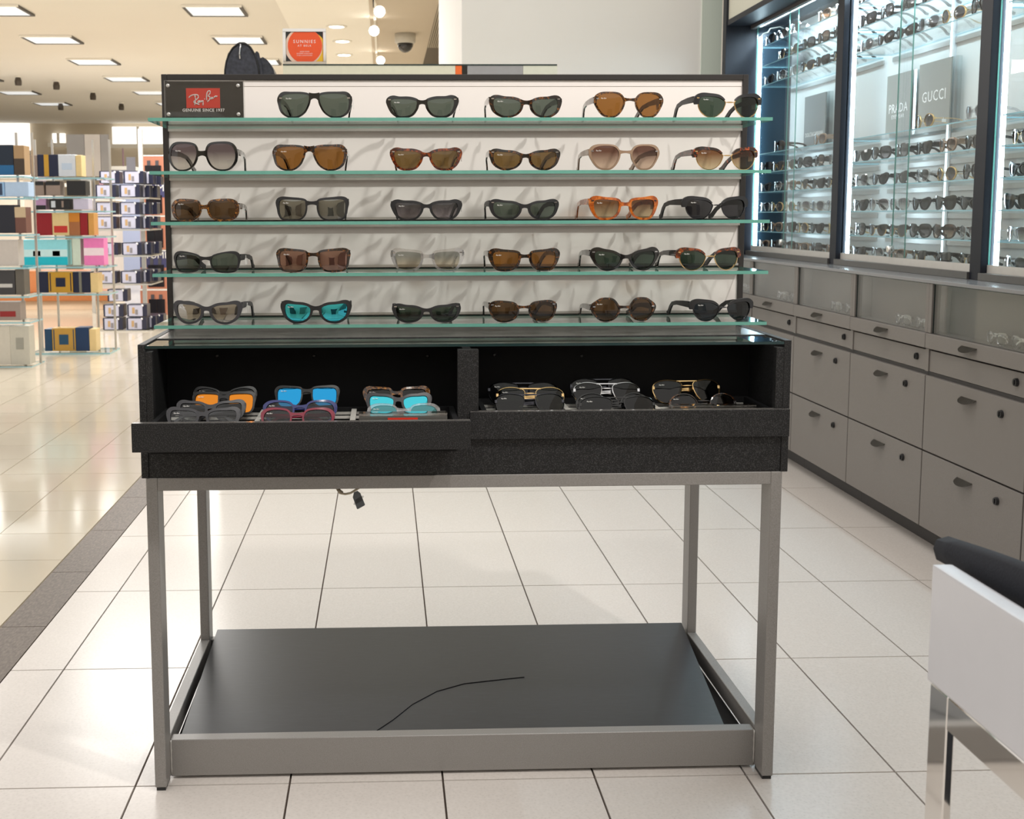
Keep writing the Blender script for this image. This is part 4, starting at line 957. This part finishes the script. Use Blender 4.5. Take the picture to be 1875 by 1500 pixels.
for y in (-1.1, -1.36): tube('back_post', [(1.14, y, .44), (1.122, y, .60), (1.112, y, .745)], .009, M_chrome, ch)

# ------------------------------------------------------------------ aisle displays at the far left
def gift(u0, v0, u1, v1, y, col, label, bands=(), dep=.14, grp='boxed gifts on the far stands', name='gift_box', rough=.4):
    """box whose front shows between two picture points at depth y; bands: printed strips (fx0, fx1, fz0, fz1, colour)"""
    a = atY(u0, v1, y); b = atY(u1, v0, y); b.z -= .013; b.x -= .003; a.x += .002
    t = thing(name, label, 'gift box', ((a.x+b.x)/2, y, a.z), grp)
    box('carton', a.x, b.x, y, y+dep, a.z, b.z, S('box_%d_%d_%d' % col, col, rough=rough), t, .002)
    for (f0, f1, g0, g1, cc) in bands:
        box('print', a.x+(b.x-a.x)*f0, a.x+(b.x-a.x)*f1, y-.002, y-.0004, a.z+(b.z-a.z)*g0, a.z+(b.z-a.z)*g1, S('box_%d_%d_%d' % cc, cc, rough=.5), t)
    return a, b
def ringprint(t, cx, cz, r, y, col):
    pass
YBs = 7.4
sB = thing('glass_stand', 'clear glass display stand stacked with colourful gift boxes in the aisle', 'display stand', tuple(atZ(130, 652, 0)))
xl, xr = atY(50, 500, YBs).x, atY(198, 500, YBs).x
for v in (644, 536.5, 486.5, 431.5, 384.5, 358.5, 323.5):
    z = atY(120, v, YBs).z
    box('shelf', xl, xr, YBs-.03, YBs+.34, z-.02, z-.008, M_glass, sB, 0, M_edge2, 2)
for u in (58, 90, 165, 196):
    x = atY(u, 500, YBs).x; box('upright', x-.008, x+.008, YBs+.22, YBs+.236, 0, 1.75, M_alu, sB)
NV, GD, WH, TA, BK, RD, CR, TQ, LT, PK = (20, 28, 58), (196, 150, 48), (212, 218, 228), (150, 132, 122), (34, 32, 34), (146, 20, 32), (226, 200, 146), (20, 190, 214), (150, 226, 240), (240, 130, 196)
G = [
 (56, 281, 68, 323, TA, 'narrow taupe gift box, left of the navy and gold one, top row', ()),
 (69, 280, 106, 323, NV, 'navy gift box with gold stripe on the top row of the glass stand', ((.32, .55, 0, 1, GD),)),
 (107, 280, 138, 323, WH, 'pale blue white gift box on the top row of the glass stand', ((.2, .8, .3, .6, (190, 206, 226)),)),
 (139, 281, 149, 323, CR, 'narrow cream and gold gift box on the top row', ()),
 (57, 329, 80, 358, TA, 'small taupe gift box with dark lid, second row, left', ((0, 1, .72, 1, BK),)),
 (84, 329, 110, 358, TA, 'small taupe gift box with dark lid, second row, right of its twin', ((0, 1, .72, 1, BK),)),
 (122, 328, 157, 358, BK, 'black gift box on the second row of the glass stand', ()),
 (62, 361, 84, 384, (190, 150, 190), 'small lilac gift box on the third row', ((0, 1, 0, .4, BK),)),
 (90, 361, 128, 384, BK, 'black cluster box on the third row of the glass stand', ((.1, .3, .2, .8, WH), (.6, .7, .2, .8, TA))),
 (134, 361, 162, 384, (206, 200, 224), 'pale violet gift box on the third row', ()),
 (67, 387, 95, 431, RD, 'dark red gift box, left end of the red row', ()),
 (96, 387, 126, 431, CR, 'cream gift box with red lettering band in the red row', ((.1, .9, .12, .42, (196, 50, 44)),)),
 (127, 387, 146, 431, (166, 106, 66), 'brown and gold gift box in the red row', ((0, 1, .6, 1, (206, 130, 40)),)),
 (147, 387, 160, 431, RD, 'narrow dark red gift box, right end of the red row', ()),
 (162, 387, 172, 431, (212, 156, 84), 'narrow golden gift box beside the red row', ()),
 (39, 436, 123, 486, LT, 'wide turquoise gift box with white band on the glass stand', ((0, 1, 0, .32, TQ), (0, 1, .34, .62, (206, 240, 246)), (.26, .42, .36, .56, (90, 130, 140)), (.68, .84, .36, .56, (90, 130, 140)))),
 (133, 434, 147, 486, (206, 222, 210), 'narrow pale green gift box beside the turquoise one', ()),
 (154, 433, 190, 486, PK, 'pink gift box with white band on the glass stand', ((0, 1, .36, .64, (244, 226, 238)),)),
 (71, 495, 88, 536, NV, 'plain navy gift box left of the gold square one, lower row', ()),
 (89, 495, 133, 536, GD, 'gold square gift box with navy centre on the lower row', ((.3, .7, .28, .72, NV), (.06, .1, .06, .94, NV), (.9, .94, .06, .94, NV))),
 (134, 495, 165, 536, NV, 'navy gift box with gold edge right of the gold square one', ((.35, .5, 0, 1, (120, 120, 110)),)),
 (166, 497, 180, 536, CR, 'narrow cream gift box at the right of the lower row', ()),
 (82, 600, 95, 643, (14, 62, 98), 'narrow teal blue gift box on the bottom shelf', ()),
 (96, 598, 138, 643, (190, 148, 66), 'gold square gift box with teal centre on the bottom shelf', ((.3, .7, .28, .72, (14, 70, 106)), (.06, .1, .06, .94, (14, 62, 98)), (.9, .94, .06, .94, (14, 62, 98)))),
 (139, 597, 163, 643, (12, 50, 92), 'dark blue gift box on the bottom shelf beside the gold one', ()),
 (164, 600, 176, 643, CR, 'narrow cream gift box on the bottom shelf', ()),
]
for u0, v0, u1, v1, col, lab, bands in G: gift(u0, v0, u1, v1, YBs, col, lab, bands)
# second stand at the picture's left edge
YC2 = 6.6
sC = thing('glass_stand', 'clear glass display stand with dark boxes at the left picture edge', 'display stand', tuple(atZ(20, 690, 0)))
xl, xr = atY(-70, 500, YC2).x, atY(54, 500, YC2).x
for v in (668.5, 587.5, 540.5, 487.5, 427.5, 360.5, 320.5):
    z = atY(20, v, YC2).z; box('shelf', xl, xr, YC2-.03, YC2+.3, z-.02, z-.008, M_glass, sC, 0, M_edge2, 2)
for u in (-60, 24, 53):
    x = atY(u, 500, YC2).x; box('upright', x-.008, x+.008, YC2+.2, YC2+.216, 0, 1.75, M_alu, sC)
G2 = [
 (-20, 262, 24, 320, (16, 34, 54), 'black box with blue base, top shelf at left picture edge', ((0, 1, 0, .32, (20, 96, 150)),)),
 (26, 263, 44, 320, (170, 140, 104), 'tan and dark box beside the blue-based one', ((0, 1, .0, .55, (66, 54, 44)),)),
 (-30, 330, 8, 360, (150, 190, 232), 'light blue box with dark bottle print at left edge', ((.6, .9, .1, .9, (50, 66, 96)),)),
 (9, 330, 52, 360, (178, 204, 236), 'pale blue box beside the dark bottle print', ()),
 (-20, 372, 27, 427, (28, 32, 46), 'tall black box at left edge, middle shelf', ()),
 (28, 376, 47, 427, (110, 74, 66), 'brown box with cream top beside the tall black box', ((0, 1, .6, 1, (196, 176, 146)),)),
 (-20, 436, 33, 487, (196, 190, 186), 'light grey box at left edge, fourth shelf', ()),
 (-20, 492, 27, 540, (58, 58, 62), 'charcoal box with white print at left edge', ((.3, .9, .3, .45, (190, 190, 190)),)),
 (29, 490, 44, 540, (96, 92, 86), 'grey-brown box beside the charcoal one', ()),
 (-20, 550, 37, 587, (150, 138, 132), 'greyish box with red label near the floor at left edge', ((.35, .85, .2, .5, (140, 30, 34)),)),
 (-20, 594, 18, 668, (200, 196, 186), 'tall whitish box near the floor at left edge', ()),
 (20, 594, 53, 668, (190, 188, 178), 'pale grey patterned box near the floor beside the whitish one', ((.3, .7, .4, .7, (150, 150, 142)),)),
]
for u0, v0, u1, v1, col, lab, bands in G2: gift(u0, v0, u1, v1, YC2, col, lab, bands)
# third stand: tiers of identical navy boxes
YA = 9.3
sA = thing('clear_stand', 'tall clear stand with tiers of matching navy boxes left of the display', 'display stand', tuple(atZ(235, 606, 0)))
xl, xr = atY(176, 500, YA).x, atY(278, 500, YA).x
tiers = [(336, 226, 3), (361, 219, 3), (393, 219, 3), (419, 220, 3), (467, 223, 3), (519, 221, 3), (552, 197, 1), (580, 233, 2), (606, 232, 3)]
for v in (361, 419, 467, 519, 606):
    z = atY(230, v, YA).z; box('shelf', xl, xr, YA-.03, YA+.56, max(z-.018, .001), max(z-.004, .010), M_glass, sA, 0, M_alu, 2)
for u in (262,):
    x = atY(u, 450, YA+.58).x; box('upright', x-.02, x+.02, YA+.58, YA+.62, 0, 2.0, S('stand_white', (224, 222, 220), rough=.4), sA)
LV = (172, 172, 190)
for ti, (vb, u0, nb_) in enumerate(tiers):
    spots = [(0, 0, 'front right')]
    if nb_ > 1: spots.append((-42, 0, 'front left'))
    if nb_ > 2: spots += [(8, .2, 'second from front'), (14, .38, 'rear')]
    for (du, dy, nm) in spots:
        y = YA+dy; z0 = max(atY(235, vb, YA).z, .012); x0 = atY(u0, vb, YA).x + (du/ 182.)+dy*.05
        t = thing('gift_box', 'navy gift box with printed white front, %s of the %s tier, clear stand' % (nm, ORD[ti]), 'gift box', (x0, y, z0), 'matching navy gift boxes on the clear stand')
        box('carton', x0, x0+.195, y, y+.16, z0+.0005, z0+.120, S('box_navy2', (34, 36, 56), rough=.3), t, .004)
        box('print', x0+.018, x0+.15, y-.002, y-.0004, z0+.006, z0+.112, S('box_lilac', LV, rough=.4), t)
        box('print', x0+.05, x0+.075, y-.003, y-.0021, z0+.03, z0+.09, S('box_bronze', (170, 140, 100), rough=.4), t)
        box('print', x0+.08, x0+.105, y-.003, y-.0021, z0+.02, z0+.07, S('box_greyp', (120, 116, 120), rough=.4), t)
        lathe('seal', [(.011, 0), (.011, -.001)], M_tag, (x0+.15, y-.0008, z0+.108), t, 12, 'Y')
# poster panels of bottles behind that stand
YPo = 10.4
pw = thing('poster_wall', 'column of dusk-coloured fragrance posters with black bottles beside the display stand', 'poster', tuple(atZ(290, 590, 0)))
vv = [284, 335, 395, 458, 530, 578]
for k in range(5):
    a = atY(258, vv[k+1]-1, YPo); b = atY(312, vv[k], YPo)
    ps = box('poster', a.x, b.x, YPo, YPo+.02, max(a.z, .02), b.z, S('dusk_orange', (186, 122, 98), rough=.4, vary=.25, scale=2), pw)
    h = b.z-max(a.z, .02)
    if k % 2 == 1: box('dusk_sky', a.x, b.x, YPo-.003, YPo-.001, b.z-h*.45, b.z, S('dusk_blue', (66, 66, 104), rough=.4), ps)
    box('border', a.x, b.x, YPo-.004, YPo-.001, b.z-.012, b.z, M_tag, ps)
    for u in (268, 283):
        x = atY(u, 400, YPo).x; zb_ = max(a.z, .02)
        box('bottle_print', x, x+.085, YPo-.006, YPo-.001, zb_+.02, zb_+h*.62, S('bottle_black', (28, 26, 32), rough=.2), ps)
        box('bottle_print', x+.025, x+.06, YPo-.006, YPo-.001, zb_+h*.62, zb_+h*.8, S('bottle_cap', (80, 78, 84), rough=.2), ps)
pm = atY(285, 468, YPo-.01); text('TUMI', .10, M_tag, pm, pw, ext=.001)
pm = atY(285, 345, YPo-.01); text('TUMI', .10, M_tag, pm, pw, ext=.001)
# black and white portrait panels
YPp = 11.5
a = atY(124, 323, YPp); b = atY(198, 246, YPp)
pp = thing('portrait_poster', 'grey black-and-white portrait poster above the glass stand', 'poster', (a.x, YPp, a.z))
for f0, f1, col in ((0, .42, (104, 100, 96)), (.43, .80, (150, 142, 134)), (.81, 1, (112, 108, 104))):
    box('poster_sheet', a.x+(b.x-a.x)*f0, a.x+(b.x-a.x)*f1, YPp, YPp+.03, a.z, b.z, S('poster_%d' % col[0], col, rough=.5, vary=.35, scale=2.2), pp)
box('poster_post', (a.x+b.x)/2-.02, (a.x+b.x)/2+.02, YPp+.03, YPp+.06, 0, b.z, M_alu, pp)
# wood counter and cream block
YW = 12.0
a = atY(20, 552, YW); b = atY(200, 536, YW)
wd = thing('wood_counter', 'low counter with an orange wood top behind the gift boxes', 'counter', ((a.x+b.x)/2, YW, 0))
box('top', a.x-.3, b.x, YW, YW+.8, a.z, b.z, S('orange_wood', (172, 104, 54), rough=.35, vary=.15), wd, .004)
box('base', a.x-.2, b.x-.1, YW+.06, YW+.7, 0, a.z, S('peach_base', (222, 194, 164), rough=.5), wd)
box('wood_block', a.x+.1, a.x+.9, YW+.1, YW+.5, b.z, b.z+.26, S('orange_wood_2', (188, 118, 70), rough=.35, vary=.15), wd, .004)
# fixtures far down the aisle
for k, (u0, v0, u1, v1, y, col, lab) in enumerate((
    (205, 286, 262, 372, 18, (150, 160, 190), 'far lilac-grey cosmetics counter seen between the stands'),
    (40, 300, 96, 430, 17, (206, 200, 196), 'far pale counter behind the glass stand'),
    (200, 270, 238, 300, 22, (186, 190, 206), 'far pale blue fixture under the lit strip'),
    (150, 330, 205, 420, 15, (196, 190, 190), 'pale grey fixture behind the pink gift box'),
    (-60, 280, 40, 420, 16, (200, 190, 176), 'far beige fixture at the left picture edge'))):
    a = atY(u0, v1, y); b = atY(u1, v0, y)
    t = thing('far_counter', lab, 'counter', ((a.x+b.x)/2, y, 0))
    box('cabinet', a.x, b.x, y, y+.6, 0, b.z*.82, S('far_%d_%d' % (col[0], col[2]), col, rough=.5, vary=.12, scale=1.5), t, .01)
    box('top', a.x-.05, b.x+.05, y-.03, y+.62, b.z*.82, b.z*.85, M_ceilw, t)
    box('sign_board', a.x+.2, b.x-.2, y+.3, y+.33, b.z*.85, b.z, S('farsign_%d' % k, (120+k*14, 120, 130), rough=.5), t)
# small dark ceiling spots over the aisle
for k, (u, v) in enumerate(((33, 142), (103, 150), (111, 190), (170, 170), (222, 190))):
    p = atZ(u, v, 3.28)
    t = thing('ceiling_spot', 'small dark ceiling spotlight over the aisle, %s from the left' % ORD[k], 'spotlight', tuple(p), 'small ceiling spots over the aisle')
    lathe('base', [(.05, 0), (.05, -.02)], M_ceilw, (p.x, p.y, 3.3), t, 12)
    lathe('head', [(.04, -.02), (.055, -.08), (.05, -.14)], S('spot_dark', (70, 62, 54), rough=.5), (p.x, p.y, 3.3), t, 12)
